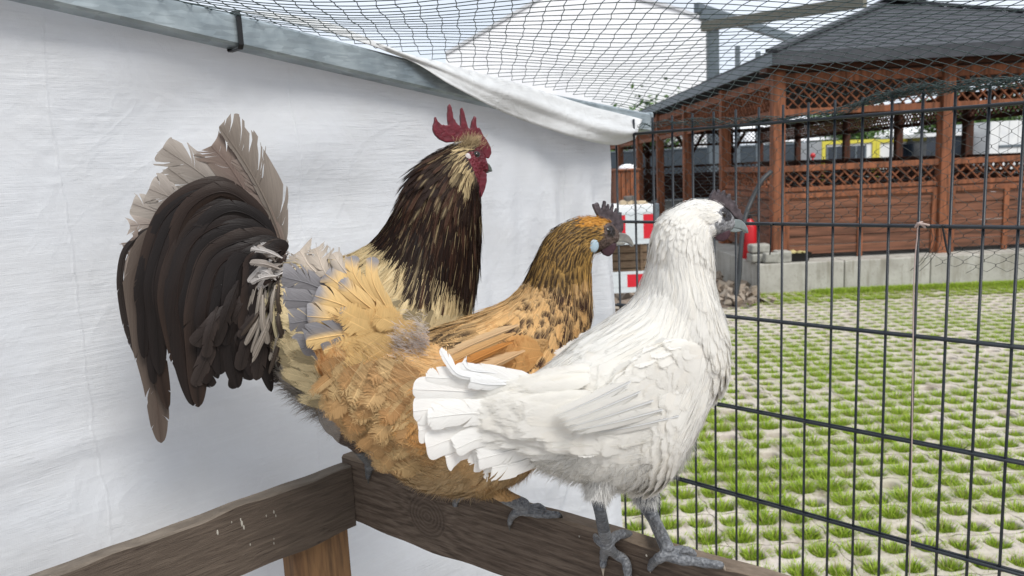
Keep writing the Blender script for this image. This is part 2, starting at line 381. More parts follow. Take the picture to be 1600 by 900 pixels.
for cx, cy in cells:
    if R.random() < .02: continue
    lush = .5 + .5 * math.sin(cx * 1.7 + 1) * math.cos(cy * 1.3 + cx) + R.uniform(-.35, .35)
    if 1.0 < cx < 2.4 and 3 < cy < 4.4: lush += .5
    if R.random() < .06: lush = -.3
    ff = float(np.clip((cy - 3.) / 4., 0, 1))
    n = int(np.clip(280 + 280 * lush, 20, 560) * (1 - .4 * ff))
    if cy > 7.7: n = int(n * 1.5)
    bxs += [cx] * n; bys += [cy] * n; hh += [.052 - .006 * ff + (.026 - .014 * ff) * max(0, lush) + (.02 if cy > 7.8 else 0)] * n; hz += [.35 if cy > 4.5 and lush < .5 else .1] * n
V1, F1, C1 = blades(np.array(bxs), np.array(bys), 0, np.interp(np.array(bys), [3, 7], [.054, .049]), np.array(hh), -.038, np.array(hz) * .6)
# weeds along the slab foot
n = 26000; wx = NR.uniform(3.4, 7.2, n); wy = 8.52 - np.abs(NR.normal(0, .10, n)) - np.clip(wx - 4.5, 0, 3) * .06 * NR.uniform(0, 2, n)
V2, F2, C2 = blades(wx, wy, 0, .03, np.full(n, .06), -.01)
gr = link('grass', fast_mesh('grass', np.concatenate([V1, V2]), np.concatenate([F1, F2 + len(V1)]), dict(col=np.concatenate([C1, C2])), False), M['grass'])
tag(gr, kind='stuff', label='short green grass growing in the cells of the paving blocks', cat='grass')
wc = ground(1128, 425)
n = 3500; V2, F2, C2 = blades(np.full(n, wc[0] + .05), np.full(n, wc[1] + .6), 0, np.where(NR.uniform(0, 1, n) < .6, .28, .45), np.full(n, .26), .02)
wd2 = link('weed_clump', fast_mesh('weed', V2, F2, dict(col=C2 * .8), False), M['grass']); tag(wd2, 'clump of green weeds on the soil behind the white hen beak', 'weeds')
# rubble on the soil
b = MB(); 
for k in range(240):
    p = A3(R.uniform(.9, 2.75), R.uniform(7.7, 9.8), 0.06); s_ = R.uniform(.012, .05) * (1.6 if R.random() < .1 else 1)
    q = nrm(NR.normal(size=(3, 3))); b.box(p, (s_, s_ * .7, s_ * .6), np.linalg.qr(q)[0], jit=s_ * .25)
rb = b.build('rubble', simple('brown_clods', (.20, .15, .11), (.34, .30, .25), .95, .15, nscale=9), bev=.004); tag(rb, 'scattered rubble and clods on the bare soil beside the slab', 'rubble', kind='stuff')

# ------------------------------------------------------------------ tarp wall, beam, flap
def tarpmat(name, tint=(.66, .675, .70), tr=.3):
    t = NT(name); co = t.coord((1, 1, 1), (0, 0, -math.atan2(WD[1], WD[0])))
    mp = t.n('Mapping', {}, Vector=co); mp.inputs['Scale'].default_value = (2.6, 2, 20.); w1 = t.noise(1.8, 7., mp.outputs[0], .62, .9)
    mp2 = t.n('Mapping', {}, Vector=co); mp2.inputs['Scale'].default_value = (5, 2, 90.); w2 = t.noise(2.5, 5., mp2.outputs[0], .6, .3)
    big = t.noise(3., 3., co, .5); mott = t.noise(11., 5., co, .6)
    sp3 = t.n('SeparateXYZ', {}, Vector=co)
    wv = t.math('SINE', t.math('MULTIPLY', sp3.outputs[0], 2600.)); wz = t.math('SINE', t.math('MULTIPLY', sp3.outputs[2], 2600.))
    weave = t.math('MULTIPLY', t.math('ADD', wv, wz), .003)
    crx = t.math('ADD', sp3.outputs[0], t.math('MULTIPLY', t.noise(9., 5., co), .035))
    cre = t.math('PINGPONG', crx, .165); cre = t.math('SUBTRACT', 1., t.math('DIVIDE', cre, .0028), clamp=True)
    cre = t.math('MULTIPLY', cre, mott)
    msk = t.ramp(t.noise(4.5, 4., co, .6), [(.42, .10), (.68, .85)]); h = t.math('MULTIPLY', t.math('ADD', t.math('MULTIPLY', w1, 1.0), t.math('MULTIPLY', w2, .45)), msk); h = t.math('ADD', h, t.math('MULTIPLY', cre, .22))
    h = t.math('ADD', h, t.math('MULTIPLY', big, 4.))
    ca = t.math('ABSOLUTE', t.math('SUBTRACT', t.noise(5.5, 3., co, .5, 1.2), .5)); ridge = t.math('SUBTRACT', 1., t.math('MULTIPLY', ca, 14.), clamp=True)
    cb = t.math('ABSOLUTE', t.math('SUBTRACT', t.noise(13., 4., co, .55, .8), .5)); ridge2 = t.math('SUBTRACT', 1., t.math('MULTIPLY', cb, 9.), clamp=True)
    h = t.math('ADD', h, t.math('ADD', t.math('MULTIPLY', ridge, .13), t.math('MULTIPLY', ridge2, .07)))
    h = t.math('ADD', h, weave)
    col = t.mix(t.ramp(mott, [(.42, 0.), (.75, .45)]), tint, (.57, .565, .555))
    col = t.mix(t.ramp(w2, [(.5, 0.), (.72, .18)]), col, (.86, .88, .9))
    nn = t.bump(h, .9, .006)
    p = t.pbsdf(col, .42, .45, nn)
    return t.done(t.n('MixShader', {}, Fac=tr, i1=p, i2=t.n('BsdfTranslucent', {}, Color=(.72, .735, .76, 1), Normal=nn)).outputs[0])
M['tarp'] = tarpmat('white_tarpaulin')
M['flap'] = tarpmat('white_tarpaulin_flap', (.76, .77, .77), .2)
def btop(a): return 1.795 - .128 * (a + 1.18) * 1.0      # top of the beam along the wall
BH, BW = .043, .032
def bbot(a): return np.interp(a, [-1.18, -.80, -.40, .09], [1.750, 1.701, 1.648, 1.604])
al = np.linspace(-1.75, -.012, 300); zz = np.linspace(0, 1, 130)
Aa, Zz = np.meshgrid(al, zz, indexing='ij')
ztop = np.interp(Aa, [-1.75, -1.18, -.80, -.40, 0], [1.81, 1.75, 1.701, 1.648, 1.612]) + .012
Zw = Zz * ztop
right = np.clip((Aa + .55) / .55, 0, 1)
off = -.004 + .006 * np.sin(Aa * 5 + 1) * np.sin(Zw * 3) \
    + right * (.022 * np.sin(Aa * 44 + Zw * 9 + 1.3 * np.sin(Zw * 4)) + .008 * np.sin(Aa * 90 - Zw * 11)) * np.clip((1.62 - Zw) / .35, 0, 1) \
    + .019 * np.sin((Aa * 1.0 + Zw * 1.4) * 17 + 2 * np.sin(Aa * 4)) * np.clip(1.45 - Zw, 0, 1) \
    + .009 * np.sin(Zw * 34 + 3 * np.sin(Aa * 3.)) * np.clip(np.sin(Aa * 7 + Zw * 5), 0, 1) \
    - right * .004
off *= np.clip(-Aa / .07, .12, 1)
off += .007 * np.exp(-((Zw - (1.18 + .06 * (Aa + 1.6))) / .012) ** 2) * np.clip((-.75 - Aa) / .2, 0, 1)
Aa2 = Aa + np.where(Aa > -.05, (Aa + .05) * .12 * np.sin(Zw * 3), 0)
G = P0 * A3(1, 1, 0) + Aa2[..., None] * WD + (off - .004)[..., None] * FD + Zw[..., None] * A3(0, 0, 1)
b = MB(); b.grid(G); tw = b.build('tarp_wall', M['tarp'], smooth=True)
tag(tw, 'large white woven tarpaulin hung as a wall behind the three birds', 'tarpaulin')
# beam
b = MB(); pa = []
for a in np.linspace(-1.8, .094, 40):
    zb = np.interp(a, [-1.8, -1.18, -.80, -.40, .09], [1.83, 1.75, 1.701, 1.648, 1.604]); c0 = P0 * A3(1, 1, 0) + WD * a
    pa.append([c0 + FD * o + A3(0, 0, zb + h) for o, h in ((.002, 0), (.030, 0), (.034, .004), (.034, BH - .004), (.030, BH), (.002, BH))])
b.grid(np.array(pa), True); n0 = 0; b.add(np.array(pa)[-1], [(0, 1, 2, 3, 4, 5)])
sb = thing('steel_beam', 'grey galvanised steel beam running along the top of the tarpaulin wall', 'beam', P0 + WD * .05 + A3(0, 0, .2))
b.build('profile', M['steel'], sb, bev=0)
e = P0 * A3(1, 1, 0) + WD * .10
b = MB(); b.box(e + FD * .018 + A3(0, 0, 1.626), (.005, .0185, .024), np.array([WD, FD, A3(0, 0, 1)])); b.build('end_cap', M['steel'], sb, bev=.004)
b = MB(); ca = (wall(470 / 4.2 + 262, 60, .034) - P0) @ WD; zb = float(bbot(ca)); c0 = P0 * A3(1, 1, 0) + WD * ca
loop = [c0 + FD * o + A3(0, 0, zb + h) for o, h in ((.004, -.003), (.034, -.003), (.0375, .002), (.0375, BH - .002), (.034, BH + .003), (-.002, BH + .003))]
G = np.array([[p + WD * s for s in (-.0035, .0035)] for p in loop + [loop[0]]]); b.grid(G)
ct = b.build('cable_tie', M['black']); md = ct.modifiers.new('s', 'SOLIDIFY'); md.thickness = .0015; tag(ct, 'black cable tie strapped tightly round the galvanised beam', 'cable tie')
# flap of tarpaulin folded over the beam
up = [(378, 18), (420, 20), (480, 29), (520, 38), (560, 54), (600, 71), (640, 86), (690, 98), (740, 112), (800, 128), (860, 147), (920, 166), (960, 176), (992, 184), (1003, 187)]
lo = [(378, 19), (420, 27), (480, 42), (520, 52), (560, 64), (600, 78), (650, 99), (700, 130), (760, 162), (800, 181), (850, 199), (890, 212), (930, 222), (962, 226), (992, 217)]
n = 90; U_ = spline([(*p, 0) for p in up], n)[:, :2]; L_ = spline([(*p, 0) for p in lo], n)[:, :2]
rows = []
for i in range(n):
    f = i / (n - 1); r_ = []
    for j in range(14):
        g_ = j / 13; q = U_[i] * (1 - g_) + L_[i] * g_
        o = .040 + .006 * math.sin(f * 22 + g_ * 3) * g_ + .010 * math.sin(g_ * math.pi) * f + .009 * max(0, math.sin((g_ * 1.4 - f * .9 + .3) * 6)) * f
        if f < .36: o = -.01 + (f / .36) * .05
        r_.append(wall(q[0], q[1], o))
    # hem curls under
    r_.append(wall(L_[i][0], L_[i][1] - 1, .022 if f >= .36 else -.02)); rows.append(r_)
top = [[wall(U_[i][0], U_[i][1], -.035 if i / (n - 1) >= .36 else -.05) + A3(0, 0, .0)] for i in range(n)]
G = np.array([t_ + r_ for t_, r_ in zip(top, rows)])
b = MB(); b.grid(G); fl = b.build('tarp_flap', M['flap'], smooth=True); md = fl.modifiers.new('s', 'SOLIDIFY'); md.thickness = .0012
tag(fl, 'white tarpaulin edge folded forward over the far end of the beam', 'tarpaulin')

# ------------------------------------------------------------------ mesh fence
fe = thing('mesh_fence', 'dark welded wire fence panel with double rails standing right of the tarp', 'fence', (P0 + FD * .5) * A3(1, 1, 0))
for k in range(-1, 25):
    if k == -1: 
        p = P0 + FD * (-.038) + WD * .02
    else: p = P0 + FD * .05 * k
    b = MB(); top_ = .2 + .033; b.tube([p * A3(1, 1, 0) + A3(0, 0, .02), p + A3(0, 0, top_)], .0026, 8); b.build('vertical_bar', M['fence'], fe, smooth=True)
for j in range(-6, 2):
    b = MB()
    for s_ in ((-1,) if j < 1 else (-1,)):
        a = P0 + A3(0, 0, .2 * j) + FD * -.012 + WD * .0052 * s_; b.tube([a, a + FD * 1.25], .0031, 8)
        a = a + WD * .0104; b.tube([a, a + FD * 1.25], .0031, 8)
    b.build('rail', M['fence'], fe, smooth=True)
# white cord, hanging ties
def fenceP(x, y, off=-.01): return onplane(x, y, WD, P0 + WD * off)
b = MB(); pts = [fenceP(x, y, -.012) for x, y in ((1436, 348), (1434, 356), (1433, 372), (1430, 400), (1428, 440), (1427, 500), (1426, 600), (1425, 680), (1423, 800), (1421, 900), (1420, 1000))]
b.tube(spline(pts, 60), .0011, 8); k0 = fenceP(1438, 351, -.010)
for a_, b_ in (((1431, 352), (1452, 352)), ((1433, 349), (1446, 356)), ((1430, 355), (1441, 347))):
    m_ = fenceP((a_[0] + b_[0]) / 2, (a_[1] + b_[1]) / 2 - 2, -.018); b.tube(spline([fenceP(*a_), m_, fenceP(*b_)], 12), .0018, 8)
o = b.build('cord', M['cord'], smooth=True); tag(o, 'pale pinkish cord knotted to the fence rail and hanging straight down', 'cord')
b = MB(); b.tube(spline([fenceP(1204, 349), fenceP(1205, 360), fenceP(1204, 380), fenceP(1203, 398)], 14), [.0016] * 10 + [.0012] * 4, 6); b.ball(fenceP(1205, 351), .0032, n=6)
o = b.build('wire_tie', M['black'], smooth=True); tag(o, 'thin black tie end hanging straight from the fence rail in front of the stones', 'cable tie', 'black ties on the fence rail')
b = MB(); b.tube(spline([fenceP(1472, 352), fenceP(1475, 366), fenceP(1478, 382), fenceP(1482, 398)], 14), .0018, 6); b.ball(fenceP(1473, 353), .0032, n=6)
o = b.build('wire_tie', M['black'], smooth=True); tag(o, 'thick black tie end slanting down from the fence rail right of the cord', 'cable tie', 'black ties on the fence rail')

# ------------------------------------------------------------------ netting
def wire_strips(b, pts, r=.0007): b.tube(pts, r, 3, cap=False)
def netz(p):
    q = p - P0; d = -(q @ WD); a = q @ FD
    z = 1.628 + .112 * (1 - math.exp(-max(d, 0) / .22)) + .012 * math.sin(p[0] * 9) * math.cos(p[1] * 7)
    al_ = q @ WD; zb = float(np.interp(al_, [-1.8, -1.18, -.80, -.40, .09], [1.83, 1.75, 1.701, 1.648, 1.604])) + BH + .006
    w = math.exp(-max(a, 0) / .10); return z * (1 - w) + zb * w
b = MB(); cell = .0235
ex = nrm(A3(1, .03, 0)); ey = nrm(A3(-.05, 1, 0))
def netp(i, j):
    p = ex * i * cell + ey * j * cell + A3(.3 + .0, 1.0, 0)
    p = p + A3(.002 * math.sin(i * 1.7 + j * .9), .002 * math.sin(j * 2.3 + i), 0); p[2] = 0; return p
def inside(p):
    q = p - P0 * A3(1, 1, 0); return (q @ WD) < .006 and (q @ FD) > .015 and p[1] > -.1
for i in range(-40, 60):
    run = []
    for j in range(-48, 50):
        p = netp(i, j); p2 = netp(i + (.09 if j % 2 else 0), j)
        if inside(p): p2[2] = netz(p); run.append(p2)
        elif len(run) > 2: wire_strips(b, run); run = []
        else: run = []
    if len(run) > 2: wire_strips(b, run)
for j in range(-48, 50):
    run = []
    for i in range(-40, 60):
        p = netp(i, j); p2 = netp(i + (.09 if j % 2 else 0), j)
        if inside(p): p2[2] = netz(p) + .0004; run.append(p2)
        elif len(run) > 2: wire_strips(b, run); run = []
        else: run = []
    if len(run) > 2: wire_strips(b, run)
o = b.build('wire_netting', M['net']); tag(o, 'green wire netting stretched overhead as the roof of the pen', 'netting')
# tangled edge of the netting along the fence top
b = MB()
for k in range(70):
    s0 = R.uniform(.02, .62); L_ = R.uniform(.05, .28); pts = []
    for q in np.linspace(0, 1, 9):
        s = s0 + L_ * q
        if s > 1.1: break
        zc = 1.606 + .006 * math.sin(s * 12) + (.022 if s > .5 else .0) * min(1, (s - .5) / .12 if s > .5 else 0)
        pts.append(P0 * A3(1, 1, 0) + FD * s + WD * R.uniform(-.008, .008) + A3(0, 0, zc + R.uniform(-.007, .012)))
    if len(pts) > 3: wire_strips(b, spline(pts, 22), .00055)
for k in range(26):
    s0 = R.uniform(.55, .8); L_ = R.uniform(.08, .3); pts = [P0 * A3(1, 1, 0) + FD * (s0 + L_ * q) + WD * R.uniform(-.008, .008) + A3(0, 0, 1.618 + .05 * (s0 + L_ * q - .5) + R.uniform(-.006, .012)) for q in np.linspace(0, 1, 8)]
    wire_strips(b, spline(pts, 20), .00055)
o = b.build('netting_edge', M['net']); tag(o, 'crumpled green netting edge bunched along the fence top rail', 'netting')
# hex netting behind the fence
b = MB(); hw, hh_ = .015, .0118
def bottom(s):
    return float(np.interp(s, [0, .15, .3, .42, .5, .6, .68, .72, .8, .95, 1.2], [1.43, 1.40, 1.395, 1.385, 1.40, 1.40, 1.33, 1.34, 1.315, 1.29, 1.27]))
def node(i, j):
    s = i * hw; z = 1.60 - j * hh_; k = (i * 92821 + j * 68917) % 977 / 977.
    dz = .004 * math.sin(i * .5 + j * .3) + (k - .5) * .003; ds = .003 * math.sin(j * .7 + i * .2) + ((k * 7) % 1 - .5) * .002
    return P0 * A3(1, 1, 0) + FD * (s + ds) + WD * (.016 + .006 * math.sin(i * .3 + j * .2)) + A3(0, 0, z + dz)
for i in range(0, 82):
    for j in range(0, 30):
        if (i + j) % 2: continue
        z = 1.60 - j * hh_
        if z < bottom(i * hw) + R.uniform(-.01, .01): continue
        n0 = node(i, j)
        tw_ = A3(0, 0, -.0035)
        wire_strips(b, [n0, n0 + tw_], .0008)
        for di in (-1, 1):
            n1 = node(i + di, j + 1)
            if R.random() < .97: wire_strips(b, [n0 + tw_, (n0 + tw_ + n1) / 2 + A3(0, 0, .0006 * di), n1], .00042)
for s0 in (.665, .67, .68):
    p = P0 * A3(1, 1, 0) + FD * s0 + WD * .014; wire_strips(b, spline([p + A3(0, 0, 1.40), p + A3(0, 0, 1.37) + FD * .004, p + FD * -.012 + A3(0, 0, 1.335), p - FD * .03 + A3(0, 0, 1.315)], 8), .00055)
o = b.build('wire_netting', M['net2']); tag(o, 'torn hexagonal wire netting hanging behind the upper part of the fence', 'netting')

# ------------------------------------------------------------------ perch frame
t = NT('dark_weathered_board'); RB = nrm(A3(1.27, -1., 0)); yawb = math.atan2(RB[1], RB[0])
co = t.coord((1, 1, 1), (0, 0, -yawb)); mp = t.n('Mapping', {}, Vector=co); mp.inputs['Scale'].default_value = (3., 8, 34.)
# knot: distance field bends the grain
CORN = atd(545, 716, 1.10); ZB = CORN[2]
kn = onplane(667, 806, A3(-RB[1], RB[0], 0), CORN)
kx, kz = float((kn @ RB)), float(kn[2])
s3 = t.n('SeparateXYZ', {}, Vector=co); dx = t.math('SUBTRACT', s3.outputs[0], kx); dz = t.math('MULTIPLY', t.math('SUBTRACT', s3.outputs[2], kz), 1.1)
rr = t.math('SQRT', t.math('ADD', t.math('MULTIPLY', dx, dx), t.math('MULTIPLY', dz, dz)))
fall = t.math('EXPONENT', t.math('MULTIPLY', t.math('MULTIPLY', rr, rr), -420.))
zz2 = t.math('ADD', s3.outputs[2], t.math('MULTIPLY', t.math('MULTIPLY', t.math('SIGN', dz), fall), .03))
nzv = t.noise(5., 4., mp.outputs[0], .6)
gr_ = t.math('SINE', t.math('ADD', t.math('MULTIPLY', zz2, 520.), t.math('MULTIPLY', nzv, 16.)))
rings = t.math('SINE', t.math('ADD', t.math('MULTIPLY', rr, 1050.), t.math('MULTIPLY', nzv, 7.)))
km = t.math('LESS_THAN', rr, .034)
g2 = t.mix(km, gr_, rings); fine = t.noise(9., 8., mp.outputs[0], .65)
hh2 = t.math('ADD', t.math('MULTIPLY', g2, .11), fine)
c = t.ramp(hh2, [(.25, (.045, .032, .024)), (.5, (.108, .080, .060)), (.85, (.19, .148, .115))])
c = t.mix(t.math('MULTIPLY', km, .3), c, (.05, .035, .027))
c = t.mix(t.ramp(t.noise(2.5, 3.), [(.4, 0.), (.7, .5)]), c, (.055, .036, .026))
sp = t.noise(60., 3.); c = t.mix(t.ramp(sp, [(.76, 0.), (.80, .6)]), c, (.6, .58, .52))
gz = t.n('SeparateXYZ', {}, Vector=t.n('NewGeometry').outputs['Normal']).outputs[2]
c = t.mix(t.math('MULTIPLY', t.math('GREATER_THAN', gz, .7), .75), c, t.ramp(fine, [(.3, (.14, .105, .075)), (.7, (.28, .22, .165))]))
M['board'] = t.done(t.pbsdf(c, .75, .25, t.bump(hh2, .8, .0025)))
t = NT('dark_weathered_side_board'); yl = math.atan2(WD[1], WD[0]); co = t.coord((1, 1, 1), (0, 0, -yl)); mp = t.n('Mapping', {}, Vector=co); mp.inputs['Scale'].default_value = (3., 8, 40.)
fine = t.noise(6., 8., mp.outputs[0], .65, .8); n2 = t.noise(4., 4., co)
c = t.ramp(t.math('ADD', t.math('MULTIPLY', fine, .7), t.math('MULTIPLY', n2, .3)), [(.3, (.042, .031, .024)), (.52, (.092, .070, .054)), (.75, (.15, .118, .092))])
c = t.mix(t.ramp(t.noise(5., 5., mp.outputs[0], .7, 1.), [(.60, 0.), (.66, .8)]), c, (.02, .011, .01))
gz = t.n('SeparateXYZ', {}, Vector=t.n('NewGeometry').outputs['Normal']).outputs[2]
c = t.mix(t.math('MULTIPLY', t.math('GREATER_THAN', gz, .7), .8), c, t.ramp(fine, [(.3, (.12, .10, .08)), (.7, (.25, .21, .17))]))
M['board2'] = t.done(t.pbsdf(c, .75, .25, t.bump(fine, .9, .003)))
M['post'] = wood_mat('orange_brown_post_wood', (.30, .17, .075), (.15, .08, .04), (6, 6, .5), dark=(.05, .03, .02))
pf = thing('perch_frame', 'dark weathered wooden perch of two boards meeting at a corner post', 'perch', (CORN[0], CORN[1], 0))
RN = A3(-RB[1], RB[0], 0)   # away from camera, across the right board
BHT, BT = .098, .024
def board(name, a, d, nn, L, ztop, hgt, th, m, seed):
    b = MB(); n = 60; rows = []
    for i in range(n + 1):
        s = L * i / n; w = .0012 * math.sin(s * 31 + seed) + .0008 * math.sin(s * 83 + seed * 2); p = a + d * s; w2 = .0022 * math.sin(s * 23 + seed) + .001 * math.sin(s * 61)
        q = lambda o, z: A3(p[0], p[1], 0) + nn * o + A3(0, 0, z)
        ed = .0022 + .0012 * math.sin(s * 47 + seed)
        rows.append([q(0, ztop - hgt + w2), q(0, ztop - ed + w), q(ed, ztop + w), q(th - .002, ztop + w * .5), q(th, ztop - .003), q(th, ztop - hgt + w2)])
    rows = np.array(rows); b.grid(rows, True); b.add(rows[0], [(5, 4, 3, 2, 1, 0)]); b.add(rows[-1], [(0, 1, 2, 3, 4, 5)])
    return b.build(name, m, pf)
cor = CORN.copy()
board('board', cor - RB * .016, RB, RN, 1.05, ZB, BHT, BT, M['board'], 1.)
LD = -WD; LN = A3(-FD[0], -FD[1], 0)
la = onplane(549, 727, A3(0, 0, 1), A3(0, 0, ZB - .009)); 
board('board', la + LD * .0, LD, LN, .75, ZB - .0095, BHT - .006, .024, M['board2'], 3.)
M['drop'] = simple('white_droppings', (.42, .40, .35), (.28, .26, .22), .9)
for x, y, r_ in ((340, 832, 2.2), (378, 818, 2.6), (381, 824, 2.), (376, 812, 1.4), (416, 806, 1.2), (428, 800, 1.6), (431, 806, 1.2), (362, 816, 1.), (391, 851, 1.3), (428, 849, 1.1), (428, 842, .9), (1010, 868, 1.5), (905, 838, 1.3)):
    if x < 600: c0 = onplane(x, y, FD, la); ax = np.array([WD, A3(0, 0, 1), FD])
    else: c0 = onplane(x, y, A3(0, 0, 1), A3(0, 0, ZB)); ax = np.eye(3)
    b = MB(); b.ball(c0, (r_ * .0006, r_ * .0017, .0004), ax, n=6); b.build('dropping', M['drop'], pf, smooth=True)
b = MB(); pz = onplane(499, 850, FD, la - FD * .027); b.box(A3(pz[0], pz[1], (ZB - .05) / 2) - FD * .01, (.0455, .017, (ZB - .05) / 2), np.array([WD, FD, A3(0, 0, 1)])); b.build('post', M['post'], pf, bev=.003)
# ------------------------------------------------------------------ birds
def bird_frame(fx, fy, depth, psi):
    F = atd(fx, fy, depth); hd = A3(math.cos(psi), math.sin(psi), 0); nr = A3(math.sin(psi), -math.cos(psi), 0)
    return F, hd, nr
class Bird:
    def __init__(s, name, label, fx, fy, depth, psi, pre):
        s.F, s.hd, s.nr = bird_frame(fx, fy, depth, math.radians(psi)); s.pre = pre
        s.root = thing(name, label, 'rooster' if name == 'rooster' else 'hen', s.F)
        s.mb = MB(); s.k = depth / FPX; s.defl = .0075
    def U(s, x, y, lat=0.):
        d = ray(np.asarray(x, float), np.asarray(y, float)); l = np.asarray(lat, float)
        return CAM + d * (((s.F - CAM) @ s.nr + l) / (d @ s.nr))[..., None]
    def sp(s, X):
        X = np.asarray(X, float); l = (X - s.F) @ s.nr; return pix(X - s.nr * l[..., None])
    def mirror(s, X): l = (X - s.F) @ s.nr; return X - 2 * s.nr * l[..., None]
    def loft(s, st, latc=0., nu=110, nv=48, add=True, cap=.5):
        st = np.array(st, float); B = s.U(st[:, 0], st[:, 1]); Fp = s.U(st[:, 2], st[:, 3])
        c = (B + Fp) / 2 ; a = (B - Fp) / 2; al_ = np.linalg.norm(a, axis=1, keepdims=True); a = a * (1 - np.minimum(s.defl, np.where(al_ < .027, .04, .13) * al_) / al_); bb = np.linalg.norm(a, axis=1) * st[:, 4]
        lc = np.broadcast_to(np.asarray(latc, float), (len(st),))
        Q = np.concatenate([c, a, bb[:, None], lc[:, None]], 1); Q = spline(Q, nu)
        th = np.arange(nv) * 2 * math.pi / nv
        G = Q[:, None, :3] + Q[:, None, 3:6] * np.cos(th)[None, :, None] + s.nr * (Q[:, 6][:, None] * np.sin(th) + Q[:, 7][:, None])[..., None]
        if add:
            b = s.mb; b.grid(G, True); b.add(G[0], [tuple(range(nv))]); b.add(G[-1], [tuple(range(nv))[::-1]])
        return G, Q
    def sample(s, G, n, dens=None, vr=(0, 1), ur=(0., 1.)):
        nu, nv = G.shape[:2]; Gc = np.concatenate([G, G[:, :1]], 1)
        du = Gc[1:, :-1] - Gc[:-1, :-1]; dv = Gc[:-1, 1:] - Gc[:-1, :-1]
        ar = np.linalg.norm(np.cross(du, dv), axis=-1)
        uu = (np.arange(nu - 1) + .5) / (nu - 1); ar = ar * ((uu >= ur[0]) & (uu <= ur[1]))[:, None]
        if dens is not None: ar = ar * dens(s.sp((Gc[:-1, :-1] + Gc[1:, 1:]) / 2))
        pu = ar.sum(1); cu = np.concatenate([[0], np.cumsum(pu)]) / pu.sum()
        k = np.arange(n); q1 = (k * .7548776662 + .5) % 1; q2 = (k * .5698402910 + .5) % 1
        i = np.clip(np.searchsorted(cu, q1) - 1, 0, nu - 2); fu = (q1 - cu[i]) / (cu[i + 1] - cu[i] + 1e-12)
        cv = np.cumsum(ar, 1); cv = np.concatenate([np.zeros((nu - 1, 1)), cv], 1); cv /= cv[:, -1:] + 1e-12
        j = np.array([np.clip(np.searchsorted(cv[a], b) - 1, 0, nv - 1) for a, b in zip(i, q2)]); fv = (q2 - cv[i, j]) / (cv[i, j + 1] - cv[i, j] + 1e-12)
        fu = np.clip(fu, 0, 1)[:, None]; fv = np.clip(fv, 0, 1)[:, None]
        p00, p10, p01, p11 = Gc[i, j], Gc[i + 1, j], Gc[i, j + 1], Gc[i + 1, j + 1]
        P = (p00 * (1 - fu) + p10 * fu) * (1 - fv) + (p01 * (1 - fu) + p11 * fu) * fv
        D = -nrm((p10 - p00) * (1 - fv) + (p11 - p01) * fv); Vv = nrm((p01 - p00) * (1 - fu) + (p11 - p10) * fu)
        N = nrm(np.cross(D, Vv)); ctr = G[i].mean(1); sg = np.sign(np.sum(N * (P - ctr), 1))[:, None]; N = N * sg
        return P, D, N, (i + fu[:, 0]) / (nu - 1), (j + fv[:, 0]) / nv
def feathers(name, parent, m, P, D, N, L, W, colf, nt=7, lift=.10, curl=.08, cup=.12, rnd=.18, tip=2.2, droop=0., seed=0, ret=False, roll_=None):
    rg = np.random.default_rng(seed + 5); n = len(P)
    L = np.broadcast_to(np.asarray(L, float), (n,)) * rg.uniform(.8, 1.2, n); W = np.broadcast_to(np.asarray(W, float), (n,)) * rg.uniform(.82, 1.18, n)
    S = nrm(np.cross(D, N)); a = rg.normal(0, rnd, n)[:, None]; D = nrm(D * np.cos(a) + S * np.sin(a)); S = nrm(np.cross(D, N))
    roll = rg.normal(0, rnd * .6 if roll_ is None else roll_, n)[:, None]; N2 = nrm(N + S * roll); S = nrm(np.cross(D, N2))
    v = 1 - (1 - np.linspace(0, 1, nt + 1)) ** 1.5; u = A3(-1, -.5, 0, .5, 1)
    wv = (np.clip(v, 0, 1) ** .55) * np.sqrt(np.clip(1 - v ** tip, 0, 1)); wv[0] = .12; wv /= wv.max(); wv[-1] = .30
    l0 = rg.uniform(.4, 1.4, n) * lift; c0 = rg.uniform(.5, 1.5, n) * curl; bend = rg.normal(0, .06, n)
    jw = 1 + rg.normal(0, .06, (n, nt + 1, 2))
    hw = W[:, None, None] * wv[None, :, None] * np.where(u[None, None, :] < 0, jw[..., :1], jw[..., 1:]) * u
    sweep = -.25 * W[:, None, None] * wv[None, :, None] * (1 - np.abs(u)) * -1
    X = P[:, None, None, :] + D[:, None, None, :] * ((L[:, None] * v)[..., None] + sweep * v[None, :, None])[..., None] \
        + N[:, None, None, :] * ((L * l0)[:, None, None] * v[None, :, None] - (L * c0)[:, None, None] * v[None, :, None] ** 2 * 1.2 - cup * np.abs(hw) * np.abs(u) + .0006)[..., None] \
        + S[:, None, None, :] * (hw + (bend * L)[:, None, None] * v[None, :, None] ** 2)[..., None]
    if droop: X[..., 2] -= droop * (L[:, None, None] * v[None, :, None] ** 2)
    BN = np.broadcast_to(N[:, None, None, :], X.shape)
    r = rg.uniform(0, 1, n)
    UU = np.broadcast_to(u, (n, nt + 1, 5)); VV = np.broadcast_to(v[:, None], (n, nt + 1, 5)); RR = np.broadcast_to(r[:, None, None], (n, nt + 1, 5))
    C = colf(UU, VV, r)
    k = (nt + 1) * 5; base = (np.arange(n) * k)[:, None, None]; q = np.array([[i * 5 + j, (i + 1) * 5 + j, (i + 1) * 5 + j + 1, i * 5 + j + 1] for i in range(nt) for j in range(4)])
    Fq = (base + q[None]).reshape(-1, 4)
    dat = (X.reshape(-1, 3), Fq, dict(col=np.broadcast_to(C, X.shape).reshape(-1, 3), fuv=np.stack([UU, VV, RR], -1).reshape(-1, 3), bn=BN.reshape(-1, 3)))
    if ret: return dat
    return link(name, fast_mesh(name, *dat), m, parent)
